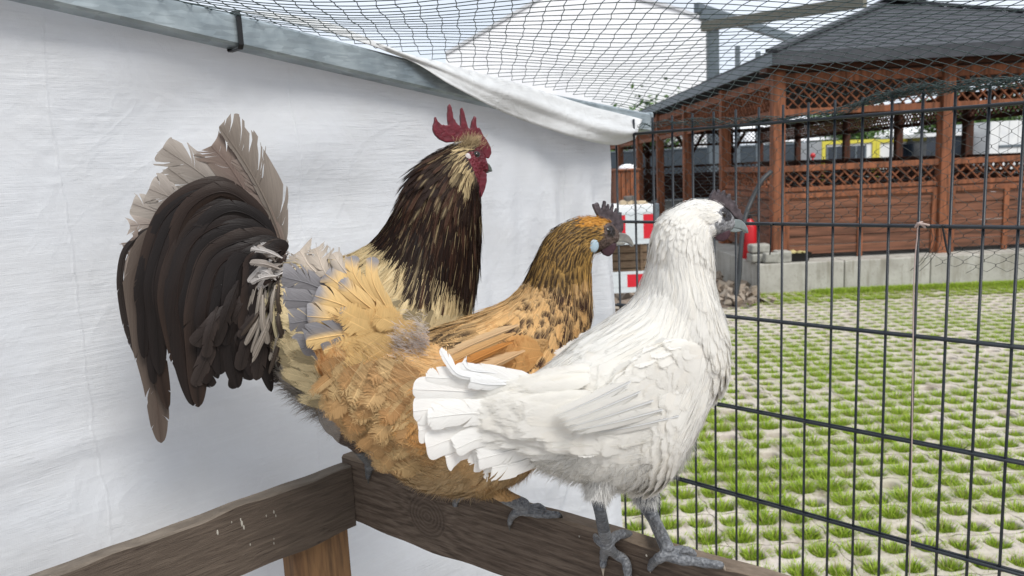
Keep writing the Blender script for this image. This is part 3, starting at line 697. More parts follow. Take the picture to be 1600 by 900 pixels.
def join(dats):
    V = []; F = []; at = {}; o = 0
    for v, f, a in dats:
        V.append(v); F.append(f + o); o += len(v)
        for k, x in a.items(): at.setdefault(k, []).append(x)
    return np.concatenate(V), np.concatenate(F), {k: np.concatenate(x) for k, x in at.items()}
def fluff(P, D, N, L, w, col, seed=0, spread=.5, droop=.3, jit=.28):
    rg = np.random.default_rng(seed + 99); n = len(P); L = np.broadcast_to(L, (n,)) * rg.uniform(.6, 1.3, n)
    d = nrm(D + N * rg.uniform(.1 * min(1, spread), spread, n)[:, None] + rg.normal(0, jit, (n, 3))); d2 = nrm(d + A3(0, 0, -droop) + rg.normal(0, jit * .9, (n, 3)))
    S = nrm(np.cross(d, rg.normal(0, 1, (n, 3))))
    pts = [P, P + d * (L * .4)[:, None], P + (d * .55 + d2 * .25)[:] * L[:, None], P + (d * .6 + d2 * .5) * L[:, None]]; ws = [w, w, w * .7, w * .15]
    V = np.zeros((n, 8, 3))
    for k in range(4): V[:, 2 * k] = pts[k] - S * ws[k]; V[:, 2 * k + 1] = pts[k] + S * ws[k]
    q = np.array([[0, 1, 3, 2], [2, 3, 5, 4], [4, 5, 7, 6]]); F = ((np.arange(n) * 8)[:, None, None] + q).reshape(-1, 4)
    C = np.repeat((np.broadcast_to(col, (n, 3)) * rg.uniform(.8, 1.15, (n, 1)))[:, None], 8, 1).reshape(-1, 3)
    uv = np.zeros((n, 8, 3)); uv[..., 0] = .3; uv[..., 1] = .3; uv[..., 2] = rg.uniform(0, 1, n)[:, None]
    return V.reshape(-1, 3), F, dict(col=C, fuv=uv.reshape(-1, 3), bn=np.repeat(nrm(N + d * .2), 8, 0))
def quill(bird, pts, hw, colf, seed, nb=56, sweep=.9, frays=.35, cup=.25, blunt=.0, twist=0.):
    """one long feather: pts (px,py,lat), hw half widths in px of the two vanes -> quads"""
    rg = np.random.default_rng(seed); P = np.array([bird.U(x, y, l) for x, y, l in pts]); n = nb + 1; BNq = []
    C = spline(P, n); T = nrm(np.gradient(C, axis=0)); tw = twist * np.linspace(0, 1, n)[:, None]
    nn = nrm(bird.nr * np.cos(tw) + A3(0, 0, 1) * np.sin(tw)); S = nrm(np.cross(T, nn)); Nn = nrm(np.cross(S, T)); L = np.linalg.norm(np.diff(C, axis=0), axis=1).sum()
    t_ = np.linspace(0, 1, n); prof = np.clip(t_ / .18, .12, 1) ** .6 * (1 - np.clip((t_ - .72) / .28, 0, 1) ** 2.6) ** .5; prof = np.maximum(prof, .05)
    dat = []; wl, wr = hw; sc = bird.k * (np.linalg.norm(bird.U(*pts[0][:2]) - CAM) / np.linalg.norm(bird.F - CAM))
    for sgn, w in ((-1, wl), (1, wr)):
        if w <= 0: continue
        w = w * sc; clump = 0; cs = 0.; cl = 1.; V = []; F = []; UV = []; o = 0; gap = False
        for k in range(nb):
            if rg.random() < frays * .4: cs = rg.normal(0, .16 * frays / .35); cl = 1 + rg.normal(0, .09 * frays / .35); gap = True
            q = []
            for a, kk in ((0, k), (1, k + 1)):
                w_ = w * prof[kk]
                for c_, f in enumerate((0, .34, .68, 1.)):
                    sw = (sweep + cs * f) * w_ * (f ** 1.3)
                    X = C[kk] + S[kk] * sgn * w_ * f * (cl if f > .5 else 1) * (1 - .1 * f) + T[kk] * sw * (1 - .75 * t_[kk] ** 8) + Nn[kk] * (-cup * w_ * f * f)
                    if gap and a == 0 and f == 1.: X = X + T[kk] * L / nb * .5
                    V.append(X); UV.append((sgn * f, t_[kk], (seed * .6180339) % 1))
            F += [[o + c_, o + c_ + 1, o + 4 + c_ + 1, o + 4 + c_] for c_ in range(3)]; o += 8; gap = False
        V = np.array(V); UV = np.array(UV); k_ = np.clip((UV[:, 1] * nb).round().astype(int), 0, nb); dat.append((V, np.array(F), dict(bn=nrm(Nn[k_] + S[k_] * UV[:, :1] * .25), fuv=UV, col=colf(UV[:, 0], UV[:, 1], rg) * np.ones((len(V), 1)))))
    # rachis
    b = MB(); b.tube(C, np.linspace(.0010, .0002, n), 5, cap=False); v = np.concatenate(b.v) + Nn.repeat(5, 0) * .0004
    uv = np.zeros((len(v), 3)); uv[:, 1] = .3; uv[:, 0] = .01
    dat.append((v, np.array(b.f), dict(fuv=uv, bn=Nn.repeat(5, 0), col=np.broadcast_to(colf(A3(0.), A3(.3), rg)[0] * 1.1, (len(v), 3)))))
    return join(dat)
def tubepx(bird, pts, rpx):
    P = np.array(pts); return P
SKIN = {}
def skin_mat(name, wart=220., amt=.5, rough=.5, dist=.0012):
    t = NT(name); c = t.attr('col').outputs['Vector']; n1 = t.n('TexVoronoi', {}, Scale=wart, Vector=t.coord()).outputs['Distance']; n2 = t.noise(90., 5.)
    c = t.mix(t.ramp(n2, [(.35, 0.), (.65, .5)]), c, t.mix(1., c, (.45, .45, .47), 'MULTIPLY'))
    return t.done(t.pbsdf(c, rough, .35, t.bump(t.math('ADD', n1, t.math('MULTIPLY', n2, .5)), amt, dist)))
M['skin'] = skin_mat('bare_skin_and_scales', 260., .9, .5, .002)
M['comb_dark'] = simple('dark_mulberry_comb', (.028, .021, .024), (.10, .078, .085), .5, .4, nscale=160, bump=.7, bdist=.0015)
M['comb_red'] = simple('crimson_comb', (.085, .006, .012), (.15, .012, .024), .42, .45, nscale=180, bump=.8, bdist=.0015)
M['wattle_dark'] = simple('dark_purple_wattle', (.032, .013, .018), (.06, .026, .034), .5, .4, nscale=150, bump=.6, bdist=.001)
M['beak_h'] = simple('bluish_horn_beak', (.24, .275, .275), (.13, .155, .155), .35, .5, nscale=60, bump=.1, bdist=.0006)
M['beak_d'] = simple('dark_horn_beak', (.05, .06, .055), (.10, .12, .10), .35, .5, nscale=60, bump=.1, bdist=.0006)
M['beak_o'] = simple('pale_grey_horn_beak', (.33, .33, .29), (.15, .14, .13), .35, .5, nscale=60, bump=.1, bdist=.0006)
M['eye'] = simple('dark_glossy_eye', (.010, .007, .005), (.016, .010, .007), .06, .7, bump=0)
M['lidw'] = simple('dark_eyelid_skin', (.05, .045, .05), rough=.6, nscale=200)
M['ear_blue'] = simple('pale_blue_earlobe', (.30, .42, .50), (.42, .52, .58), .45, .4, nscale=260, bump=.6, bdist=.001)
M['ear_white'] = simple('white_earlobe', (.60, .56, .55), (.48, .42, .42), .5, .4, nscale=260, bump=.6, bdist=.001)
M['ear_dark'] = simple('slate_earlobe', (.08, .09, .12), (.16, .18, .22), .5, .4, nscale=260, bump=.6, bdist=.001)
M['claw'] = simple('horn_claw', (.36, .31, .25), (.2, .17, .14), .4, .4, nscale=80)
M['claw_d'] = simple('dark_claw', (.06, .055, .05), rough=.4)
M['fw'] = feather_mat('white_feathers', .65, .5, .3, .08, .15, .97, 1.02, .12)
M['fo'] = feather_mat('buff_feathers', .65, .22, .55, .42, .2, .75, 1.2)
M['fr'] = feather_mat('rooster_feathers', .5, .08, .4, .5, .12, .75, 1.2)
M['flw'] = feather_mat('white_down', .8, .35, 0, .1, .1, .8)
M['flo'] = feather_mat('coloured_down', .8, .3, 0, .2, .1, .75)
M['qw'] = feather_mat('white_quill_feathers', .55, .3, 0, .14, .25, .6, 1.03)
M['qc'] = feather_mat('coloured_quill_feathers', .42, .10, 0, .65, .18, .4, 1.25)

def plate(bird, poly, th, m, name, voxel=.0011, lat=0., n_s=4, parent=None, label=None):
    """flat fleshy shape from a side-view outline, with rounded thickness"""
    b = MB(); P = bird.U(np.array([p[0] for p in poly]), np.array([p[1] for p in poly]), lat); n = len(P)
    bm = bmesh.new(); vs = [bm.verts.new(p - bird.nr * th / 2) for p in P]; f = bm.faces.new(vs)
    bmesh.ops.triangulate(bm, faces=[f]); r = bmesh.ops.extrude_face_region(bm, geom=bm.faces[:]); 
    bmesh.ops.translate(bm, vec=Vector(bird.nr * th), verts=[v for v in r['geom'] if isinstance(v, bmesh.types.BMVert)])
    bmesh.ops.recalc_face_normals(bm, faces=bm.faces[:]); bm.verts.index_update()
    b.add([tuple(v.co) for v in bm.verts], [[v.index for v in f.verts] for f in bm.faces]); bm.free()
    me = remesh(b, voxel, n_s, name); o = link(name, me, m, parent or bird.root)
    if label: o['label'] = label
    return o
def sph(bird, x, y, lat, rpx, m, name, flat=.6, parent=None, both=True, ry=None, emb=0.):
    out = []
    for sg in ((1, -1) if both else (1,)):
        b = MB(); c = bird.U(x, y, lat); c = c if sg > 0 else bird.mirror(c); r = rpx * bird.k; up = A3(0, 0, 1)
        b.ball(c, (r, (ry or rpx) * bird.k, r * flat), np.array([bird.hd, up, bird.nr * sg]), 14)
        out.append(b.build(name, m, parent or bird.root, smooth=True))
    return out
def lathc(bird, pts, rads, m, name, seg=10, parent=None):
    b = MB(); b.tube(spline(pts, len(pts) * 5), np.interp(np.linspace(0, 1, len(pts) * 5), np.linspace(0, 1, len(pts)), rads), seg); return b.build(name, m, parent or bird.root, smooth=True)
def onboard(x, y, h=.004): return ground(x, y, ZB + h)
def leg(bird, pts, rpx):
    """skinned limb added to the body mesh; pts world, radii px"""
    n = len(pts) * 6; P = spline(pts, n); r = np.interp(np.linspace(0, 1, n), np.linspace(0, 1, len(pts)), rpx) * bird.k
    bird.mb.tube(P, r, 12); bird.mb.ball(pts[0], r[0] * .98, n=8); bird.mb.ball(pts[-1], r[-1] * .98, n=8)
def finish_body(bird, voxel, colfun):
    me = remesh(bird.mb, voxel, 2, 'body'); V = verts(me); setattr3(me, 'col', colfun(V, bird.sp(V)))
    return link('body', me, M['skin'], bird.root)
def segdist(X, A, B):
    d = B - A; t_ = np.clip(((X - A) @ d) / (d @ d), 0, 1); return np.linalg.norm(X - A - t_[:, None] * d, axis=1)
# ------------------------------------------------------------------ pavilion
pav = thing('pavilion', 'reddish brown wooden pavilion with dark shingle roof beyond the grass paving', 'pavilion', (3.0, 8.9, 0))
X0, X1, Y0, Y1, ZF, ZE = 3.06, 8.04, 8.82, 24.2, .34, 2.60
pw = .14
fposts = [X0, X0 + 1.93, X0 + 3.4, X1 - pw]; lposts = [Y0, 10.95, 13.25, 15.6, 18.0, 21., Y1 - pw]
def ppost(x, y, m): b = MB(); b.bb((x, y, ZF - .02), (x + pw, y + pw, ZE - .1)); b.bb((x - .012, y - .012, ZF - .02), (x + pw + .012, y + pw + .012, ZF + .12)); return b.build('post', m, pav, bev=.012)
done = set()
for x in fposts: ppost(x, Y0, M['pav'])
for y in lposts[1:]: ppost(X0, y, M['pav'])
for y in lposts[1:]: ppost(X1 - pw, y, M['pav_shade'])
for x in (X0 + 1.3, X0 + 2.6, X0 + 3.9): ppost(x, Y1 - pw, M['pav_shade'])
def lattice(b, a, bq, z0, z1, step=.16, w=.028, th=.012, mi=0):
    a = A3(*a, 0); bq = A3(*bq, 0); d = bq - a; L = np.linalg.norm(d); d /= L; n = A3(-d[1], d[0], 0); h = z1 - z0
    k = -int(h / step) - 1
    while k * step < L:
        for sg in (1, -1):
            s0, s1 = k * step, k * step + h
            za, zb = (z0, z1) if sg > 0 else (z1, z0)
            c0, c1 = max(s0, 0), min(s1, L)
            if c1 - c0 > .01:
                f0 = (c0 - s0) / h; f1 = (c1 - s0) / h
                b.beam(a + d * c0 + n * sg * th * .55 + A3(0, 0, za + (zb - za) * f0), a + d * c1 + n * sg * th * .55 + A3(0, 0, za + (zb - za) * f1), th, w, up=n, mi=mi)
        k += 1
def bay(p, q, m, mh, low=True, high=True, nm=''):
    p = A3(*p, 0); q = A3(*q, 0); d = q - p; L = np.linalg.norm(d); d /= L; n = A3(-d[1], d[0], 0)
    def rail(z0, z1, t_=.05, nme='rail'):
        b = MB(); b.box((p + q) / 2 + A3(0, 0, (z0 + z1) / 2), (L / 2, t_ / 2, (z1 - z0) / 2), np.array([d, n, A3(0, 0, 1)])); b.build(nme, m, pav, bev=.006)
    if low:
        rail(1.355, 1.425, .07); rail(1.125, 1.175); rail(1.045, 1.10)
        b = MB(); lattice(b, (p + d * .03)[:2], (q - d * .03)[:2], 1.175, 1.355, .13, .032); b.build('lattice_panel', m, pav)
        b = MB(); z = ZF + .05; k = 0
        while z < 1.04:
            h = .105; b.box((p + q) / 2 + n * (.004 * math.sin(k * 2.1)) + A3(0, 0, z + h / 2 - .001), (L / 2, .010, h / 2 - .003), np.array([d, n, A3(0, 0, 1)])); z += h; k += 1
        b.build('board_panel', mh, pav, bev=.004)
        for f in ((.035,), (L / 2,), (L - .035,)):
            b = MB(); b.box(p + d * f[0] - n * .018 + A3(0, 0, (ZF + 1.05) / 2), (.03, .012, (1.05 - ZF) / 2), np.array([d, n, A3(0, 0, 1)])); b.build('stile', m, pav, bev=.004)
    if high:
        rail(1.99, 2.065); rail(2.345, 2.46, .06)
        b = MB(); lattice(b, (p + d * .02)[:2], (q - d * .02)[:2], 2.065, 2.345, .12, .03); b.build('lattice_panel', m, pav)
cy_ = Y0 + pw / 2
for i in range(3): bay((fposts[i] + pw, cy_), (fposts[i + 1], cy_), M['pav'], M['pavh'])
bay((X0 + pw / 2, Y0 + pw), (X0 + pw / 2, lposts[1]), M['pav'], M['pavh'])
for i in range(1, len(lposts) - 1): bay((X0 + pw / 2, lposts[i] + pw), (X0 + pw / 2, lposts[i + 1]), M['pav'], M['pavh'], low=(i == 5))
bay((X0 + pw, Y1 - pw / 2), (X1 - pw, Y1 - pw / 2), M['pav_shade'], M['pav_shade'])
for i in range(0, len(lposts) - 1): bay((X1 - pw / 2, lposts[i] + pw), (X1 - pw / 2, lposts[i + 1]), M['pav_shade'], M['pav_shade'])
for x in (X0 + 1.3, X0 + 2.6, X0 + 3.9):
    for sg in (1, -1):
        b = MB(); b.beam((x + pw / 2 + sg * .05, Y1 - .2, 1.75), (x + pw / 2 + sg * .42, Y1 - .2, 2.36), .06, .09); b.build('brace', M['pav_shade'], pav, bev=.01)
b = MB(); e = .10
ring = [(X0 - e, Y0 - e - .1), (X1 + e, Y0 - e - .1), (X1 + e, Y1 + e), (X0 - e, Y1 + e)]
yr0, yr1, xr = Y0 - .2 + 2.62, Y1 - 2.6, (X0 + X1) / 2; ZR = 3.62
v = [(x, y, ZE + .06) for x, y in ring] + [(xr, yr0, ZR), (xr, yr1, ZR)] + [(x, y, ZE) for x, y in ring]
# stepped shingle courses on the front and sides
NCR = 16
def course(A, B, C_, D_):
    A, B, C_, D_ = map(lambda q: np.array(q, float), (A, B, C_, D_))
    for k in range(NCR):
        f0, f1 = k / NCR, (k + 1) / NCR + .012; p = [A + (D_ - A) * f0, B + (C_ - B) * f0, B + (C_ - B) * f1, A + (D_ - A) * f1]
        p = [q + A3(0, 0, .014 if i < 2 else .0) for i, q in enumerate(p)]; lowp = [p[0] - A3(0, 0, .018), p[1] - A3(0, 0, .018)]
        b.add(p + lowp, [(0, 1, 2, 3), (4, 5, 1, 0)])
course(v[0], v[1], v[4], v[4]); course(v[1], v[2], v[5], v[4]); course(v[2], v[3], v[5], v[5]); course(v[3], v[0], v[4], v[5])
b.add([v[i] for i in (6, 7, 8, 9)], [(3, 2, 1, 0)]); rf = b.build('roof', M['slate'], pav)
for p_, q_ in ((0, 4), (1, 4), (4, 5)):
    b = MB(); b.beam(np.array(v[p_]) + A3(0, 0, .03), np.array(v[q_]) + A3(0, 0, .03), .14, .035); b.build('ridge_cap', M['slate'], rf)
b = MB(); cc = A3(*v[4]); b.add([cc + A3(-.25, -.35, -.02), cc + A3(.45, -.35, -.02), cc + A3(.45, .5, -.02), cc + A3(-.25, .5, -.02), cc + A3(.1, .05, .16)], [(0, 1, 4), (1, 2, 4), (2, 3, 4), (3, 0, 4), (3, 2, 1, 0)]); b.build('roof_cap', M['slate'], rf)
b = MB(); b.bb((X0 - e + .01, Y0 - e - .105, ZE - .07), (X1 + e, Y0 - e - .075, ZE + .055)); b.build('fascia', M['slate'], pav)
b = MB(); b.bb((X0 - e - .005, Y0 - e - .1, ZE - .07), (X0 - e + .025, Y1 + e, ZE + .055)); b.build('fascia', M['grey'], pav)
b = MB(); b.bb((X0 - .1, Y0 - .05, ZE - .12), (X1, Y0 + .2, ZE - .005)); b.build('eave_beam', M['pav_shade'], pav)
b = MB(); sx0 = 2.80; nn_ = 7
for k in range(nn_):
    xa = sx0 + k * .98; b.bb((xa + .004, 8.545, -.06), (xa + .976, 8.81, ZF)); 
b.bb((sx0 + .004, 8.812, -.06), (X1 + .3, Y1 + .3, ZF - .004)); b.build('concrete_base', M['concrete'], pav, bev=.012)
b = MB(); b.bb((X0 + 1., 12, ZF), (X0 + 3.4, 12.8, ZF + .74)); b.bb((X0 + .9, 11.4, ZF), (X0 + 3.4, 11.7, ZF + .45)); b.build('bench', M['pav_shade'], pav)
# stones and tray on the slab corner
def rock(c, h, label, m=M['stone'], seed=0, name='stone'):
    b = MB(); b.box(c, h, jit=.004); o = b.build(name, m, bev=.02, seg=3); tag(o, label, name.replace('_', ' '), 'stones on the slab corner' if name == 'stone' else None); return o
def on8(x, y, Y): return atY(x, y, Y)
c1 = on8(1190, 398, 8.70); rock((c1[0], 8.74, ZF + .055), (.13, .10, .054), 'lower left grey stone lying on the slab corner')
rock((c1[0] - .02, 8.74, ZF + .165), (.11, .08, .05), 'pale grey stone stacked on top of another at the slab corner')
c1 = on8(1202, 398, 8.62); rock((c1[0] + .02, 8.63, ZF + .062), (.085, .06, .06), 'square grey stone at the front edge of the slab corner')
c1 = on8(1222, 396, 8.66); rock((c1[0], 8.66, ZF + .066), (.085, .08, .065), 'rough grey stone between the square stone and the black tray')
c1 = on8(1247, 400, 8.68); tr = thing('tray', 'black plastic tray of yellow sponges on the slab beside the stones', 'tray', (c1[0], 8.7, ZF))
b = MB(); q = [(-.10, -.07, .0), (.10, -.07, .0), (.10, .07, .0), (-.10, .07, .0), (-.13, -.10, .10), (.13, -.10, .10), (.13, .10, .10), (-.13, .10, .10)]
b.add([A3(c1[0], 8.7, ZF + .002) + A3(*p) for p in q], [(3, 2, 1, 0), (0, 1, 5, 4), (1, 2, 6, 5), (2, 3, 7, 6), (3, 0, 4, 7)]); b.build('tub', M['black'], tr)
b = MB()
for k in range(6): b.box(A3(c1[0] - .08 + .03 * k, 8.68 + R.uniform(-.03, .05), ZF + .10), (.022, .03, .014), jit=.004)
b.build('sponge', simple('pale_yellow_sponge', (.58, .5, .22), (.4, .34, .16), .9, nscale=60), tr, bev=.006)
# fire extinguisher
ec = on8(1172, 400, 8.95); ex_ = thing('fire_extinguisher', 'red fire extinguisher standing on the slab corner by the pavilion wall', 'fire extinguisher', (ec[0], 8.98, ZF))
ez = ZF; b = MB(); cx, cy = ec[0] + .0, 8.98
prof = [(0, .075), (.02, .083), (.36, .083), (.42, .07), (.455, .035), (.47, .028)]
G = np.array([[A3(cx + r_ * math.cos(a), cy + r_ * math.sin(a), ez + .02 + z) for a in np.arange(24) * math.pi / 12] for z, r_ in prof]); b.grid(G, True); b.add(G[0], [tuple(range(24))]); b.build('cylinder', M['red'], ex_, smooth=True)
b = MB(); b.bb((cx - .02, cy - .02, ez + .485), (cx + .02, cy + .02, ez + .54)); b.beam((cx - .02, cy, ez + .55), (cx + .09, cy, ez + .58), .02, .012); b.beam((cx - .02, cy, ez + .53), (cx + .08, cy, ez + .53), .02, .012); b.build('valve', M['black'], ex_, bev=.003)
b = MB(); b.tube(spline([(cx, cy - .02, ez + .51), (cx - .07, cy - .05, ez + .5), (cx - .10, cy - .05, ez + .38), (cx - .093, cy - .04, ez + .2)], 24), .010, 8); b.build('hose', M['black'], ex_, smooth=True)
b = MB(); b.tube(spline([on8(1205, 268, 8.5), on8(1190, 283, 8.45), on8(1175, 312, 8.4), on8(1163, 345, 8.3), on8(1157, 395, 8.2), on8(1155, 430, 8.15), on8(1150, 462, 8.1), on8(1146, 480, 8.0)], 50), .026, 10)
o = b.build('drain_hose', M['hose'], smooth=True); tag(o, 'thick dark hose curving down from the pavilion rail to the soil', 'hose')
# ------------------------------------------------------------------ barrier and crates
YB = 8.6
def px_box(b, x0, y0, x1, y1, Y, d, mi=0):
    p = atY(x0, y0, Y); q = atY(x1, y1, Y); b.bb((p[0], Y, min(p[2], q[2])), (q[0], Y + d, max(p[2], q[2])), mi)
def striped(name, label, x0, y0, x1, y1, xs, first, Y):
    th_ = thing(name, label, 'barrier', (atY((x0 + x1) / 2, y1, Y)[0], Y, 0), 'red and white barrier boards')
    p = atY(x0, y0, Y); q = atY(x1, y1, Y); z1, z0 = p[2], q[2]; edges = [p[0]] + [atY(x, y0, Y)[0] for x in xs] + [q[0]]
    for k in range(len(edges) - 1):
        b = MB(); b.bb((edges[k], Y, z0), (edges[k + 1], Y + .03, z1)); b.build('stripe', M['redrefl'] if (k + first) % 2 == 0 else M['wrefl'], th_)
    b = MB(); b.bb((p[0], Y + .002, z0 - .06), (q[0], Y + .028, z0 - .002)); b.bb((p[0], Y + .002, z1 + .002), (q[0], Y + .028, z1 + .03)); b.build('frame', M['wrefl'], th_)
    b = MB(); 
    for x in (p[0] + .05, q[0] - .05): b.bb((x - .02, Y + .035, -.05), (x + .02, Y + .06, z1))
    b.build('leg', M['grey'], th_)
striped('barrier', 'tall red and white barrier board with stones on top beside the tarp', 940, 338, 1022, 372, [950.0, 977, 1005], 1, YB)
striped('barrier', 'narrow red and white barrier board low above the rubble', 900, 433, 1040, 446, [925, 950, 980, 1008], 1, YB - .5)
b = MB(); px_box(b, 950, 322, 1022, 336, YB + .05, .5); o = b.build('fish_box', M['cream'], bev=.02); tag(o, 'pale grey plastic box resting behind the tall striped barrier board', 'box')
b = MB(); px_box(b, 1019, 318, 1031, 378, YB + .1, .08); o = b.build('metal_post', M['grey'], bev=.01); tag(o, 'short grey metal post at the end of the tall striped barrier', 'post')
for k, (x0, y0, x1, y1, lb) in enumerate(((968, 314, 990, 322, 'flat beige stone on the left of the pale grey box'), (988, 315, 1012, 323, 'larger beige stone on the right of the pale grey box'), (975, 307, 992, 315, 'small dark stone on top of the flat beige stone'))):
    p = atY(x0, y0, YB + .15); q = atY(x1, y1, YB + .15); b = MB(); b.box(((p[0] + q[0]) / 2, YB + .2, (p[2] + q[2]) / 2), (abs(q[0] - p[0]) / 2, .08, abs(p[2] - q[2]) / 2), jit=.008)
    o = b.build('stone', simple('beige_stone_%s' % 'abc'[k], (.5, .40, .27) if k < 2 else (.12, .11, .10), rough=.9, nscale=14), bev=.02, seg=3); tag(o, lb, 'stone', 'stones on the pale box')
cr0 = thing('rubble_crate', 'weathered open crate of broken slabs between the two striped boards', 'crate', (atY(990, 400, 9.)[0], 9., 0))
for z in (374, 386, 398, 410, 422):
    b = MB(); px_box(b, 900, z, 1080, z + 6, 9.02, .02); b.build('slat', M['crate'], cr0, bev=.004)
for x in (940, 1000, 1060):
    b = MB(); px_box(b, x, 372, x + 6, 470, 9.0, .018); b.build('upright', M['crate'], cr0)
for k in range(9):
    b = MB(); c0 = atY(R.uniform(940, 1060), R.uniform(378, 425), 9.25); q = np.linalg.qr(NR.normal(size=(3, 3)))[0]; b.box(c0, (.16, .10, .03), q, jit=.01); b.build('slab', M['stone'], cr0, bev=.01)
# wooden planter
b = MB(); pl = thing('planter', 'reddish wooden planter box with white bag on top behind the barrier', 'planter', (atY(982, 320, 11)[0], 11, 0))
p = atY(963, 268, 11.); q = atY(1000, 318, 11.)
for k in range(5):
    b = MB(); x = p[0] + (q[0] - p[0]) * k / 5; b.bb((x + .004, 11., 0), (x + (q[0] - p[0]) / 5 - .004, 11.4, p[2])); b.build('plank', M['pav'], pl, bev=.006)
b = MB(); b.bb((p[0] - .02, 10.98, p[2]), (q[0] + .02, 11.42, p[2] + .03)); b.build('rim', M['pav'], pl, bev=.006)
cb = atY(982, 266, 11.1); b = MB(); b.ball((cb[0], 11.2, cb[2] + .03), (.13, .12, .06)); o = b.build('bag', M['white'], smooth=True); tag(o, 'small white bag lying on the wooden planter', 'bag')
# ------------------------------------------------------------------ far surroundings
b = MB(); 
for k in range(40): b.bb((-9 + k * .9, 30, 0), (-9 + k * .9 + .89, 30.05, 2.0))
fw_ = thing('board_fence', 'long dark blue grey board fence far behind the pavilion', 'fence', (5, 30, 0)); b.build('boards', M['darkwall'], fw_)
b = MB(); b.bb((-9, 29.97, 2.0), (27, 30.08, 2.06)); b.build('top_rail', M['grey'], fw_)
# marquee
mq = thing('marquee', 'big white marquee canopy rising behind the wire netting roof', 'marquee', (3, 34, 0))
prof = [(696, 84), (770, 40), (835, 2), (905, -42), (1000, -2), (1060, 14), (1108, 32)]
D0 = 33.; P_ = [atY(x, y, D0) for x, y in prof]; bot = [A3(P_[-1][0], D0, 0), A3(P_[0][0], D0, 0)]
fr_ = P_ + bot; n = len(fr_); bk = [p + A3(0, 7, 0) for p in fr_]
b = MB(); b.add(fr_ + bk, [tuple(range(n)), tuple(range(n, 2 * n))[::-1]] + [(i, i + n, (i + 1) % n + n, (i + 1) % n) for i in range(n)]); b.build('canopy', M['white'], mq)
b = MB()
for i in range(len(P_) - 1): b.beam(P_[i] + A3(0, -.02, 0), P_[i + 1] + A3(0, -.02, 0), .10, .12)
b.build('hem', simple('grey_hem', (.62, .63, .65)), mq)
fs = thing('steel_frame', 'grey steel post and crossing roof beams of a marquee frame beside the pavilion', 'steel frame', (7.1, 27, 0))
YS = 27.; p = atY(1115, 20, YS); 
b = MB(); b.bb((p[0] - .19, YS, 0), (p[0] + .19, YS + .3, p[2])); b.build('post', M['grey'], fs, bev=.01)
a = atY(1098, 42, YS); q = atY(1352, 2, YS - 5.); b = MB(); b.beam(a, q, .20, .32); b.build('beam', simple('weathered_beam', (.2, .19, .15), (.12, .12, .10), .8), fs, bev=.01)
a = atY(1088, 12, YS); q = atY(1252, 66, YS + 6); b = MB(); b.beam(a, q, .20, .32); b.build('beam', M['grey'], fs, bev=.01)
a = atY(1095, 22, YS); q = atY(1130, 30, YS); b = MB(); b.beam(a, q, .4, .36); b.build('bracket', M['grey'], fs, bev=.01)
for k, (x, y) in enumerate(((1153, 72), (1185, 80))):
    p = atY(x, y, 28.); b = MB(); b.bb((p[0] - .08, 28., 0), (p[0] + .08, 28.1, p[2])); o = b.build('fence_post', M['grey']); tag(o, ('left', 'right')[k] + ' one of two slim dark posts standing behind the pavilion roof edge', 'post', 'slim posts beyond the eave')
# containers with yellow frames
def container(label, x0, x1, ytop, Y, wins):
    th_ = thing('container_cabin', label, 'container', (atY((x0 + x1) / 2, ytop, Y)[0], Y, 0), 'cabins beyond the pavilion')
    p = atY(x0, ytop, Y); q = atY(x1, ytop, Y); zt = (p[2] + q[2]) / 2
    b = MB(); b.bb((p[0], Y, 0), (q[0], Y + 2.4, zt)); b.build('body', M['cream'], th_)
    b = MB()
    for x in (p[0], q[0] - .12): b.bb((x, Y - .05, 0), (x + .12, Y - .002, zt))
    b.bb((p[0] + .121, Y - .05, zt - .12), (q[0] - .121, Y - .002, zt)); b.build('frame', M['yellow'], th_)
    for xa, xb in wins:
        a_ = atY(xa, ytop, Y)[0]; c_ = atY(xb, ytop, Y)[0]; b = MB(); b.bb((a_, Y - .03, .2), (c_, Y - .002, zt - .2)); w_ = b.build('window', M['window'], th_)
        b = MB(); m_ = (a_ + c_) / 2
        for x in (a_, m_, c_): b.bb((x - .03, Y - .05, .2), (x + .03, Y - .031, zt - .2))
        b.build('frame', M['grey'], w_)
container('white cabin with yellow frame and dark double window seen mid way through the pavilion', 1284, 1368, 219, 27., [(1292, 1318), (1322, 1352)])
container('white cabin with yellow frame and dark windows left of the thick pavilion post', 1369, 1462, 216, 27.3, [(1408, 1428), (1432, 1460)])
b = MB(); p = atY(1448, 214, 26.); q = atY(1530, 214, 26.); b.bb((p[0], 26., 0), (q[0], 28, p[2])); th_ = thing('dark_cabin', 'low dark cabin with pale roof edge right of the thick pavilion post', 'cabin', (p[0], 26, 0)); b.build('body', M['window'], th_)
b = MB(); b.bb((p[0] - .1, 25.9, p[2]), (q[0] + .1, 28.1, p[2] + .12)); b.build('roof', M['cream'], th_)
ws = thing('white_shed', 'white boarded shed at the right edge behind the pavilion', 'shed', (17, 25, 0)); p = atY(1548, 190, 25.); q = atY(1680, 190, 25.)
for k in range(9):
    b = MB(); x = p[0] + (q[0] - p[0]) * k / 9; b.bb((x + .01, 25., 0), (x + (q[0] - p[0]) / 9 - .01, 27, p[2])); b.build('wall_panel', M['cream'], ws)
b = MB(); b.bb((p[0] + .3, 24.97, 1.5), (q[0], 24.995, 1.58)); b.build('ledge', M['grey'], ws)
b = MB(); p = atY(1170, 217, 33.); q = atY(1560, 204, 33.); n = 24; 
G = np.array([[A3(p[0] + (q[0] - p[0]) * i / n, 33 + 4 * math.sin(j * math.pi / 8 * .5), 2.2 + 1.15 * math.sin(j * math.pi / 16)) for j in range(9)] for i in range(n + 1)]); b.grid(G); 
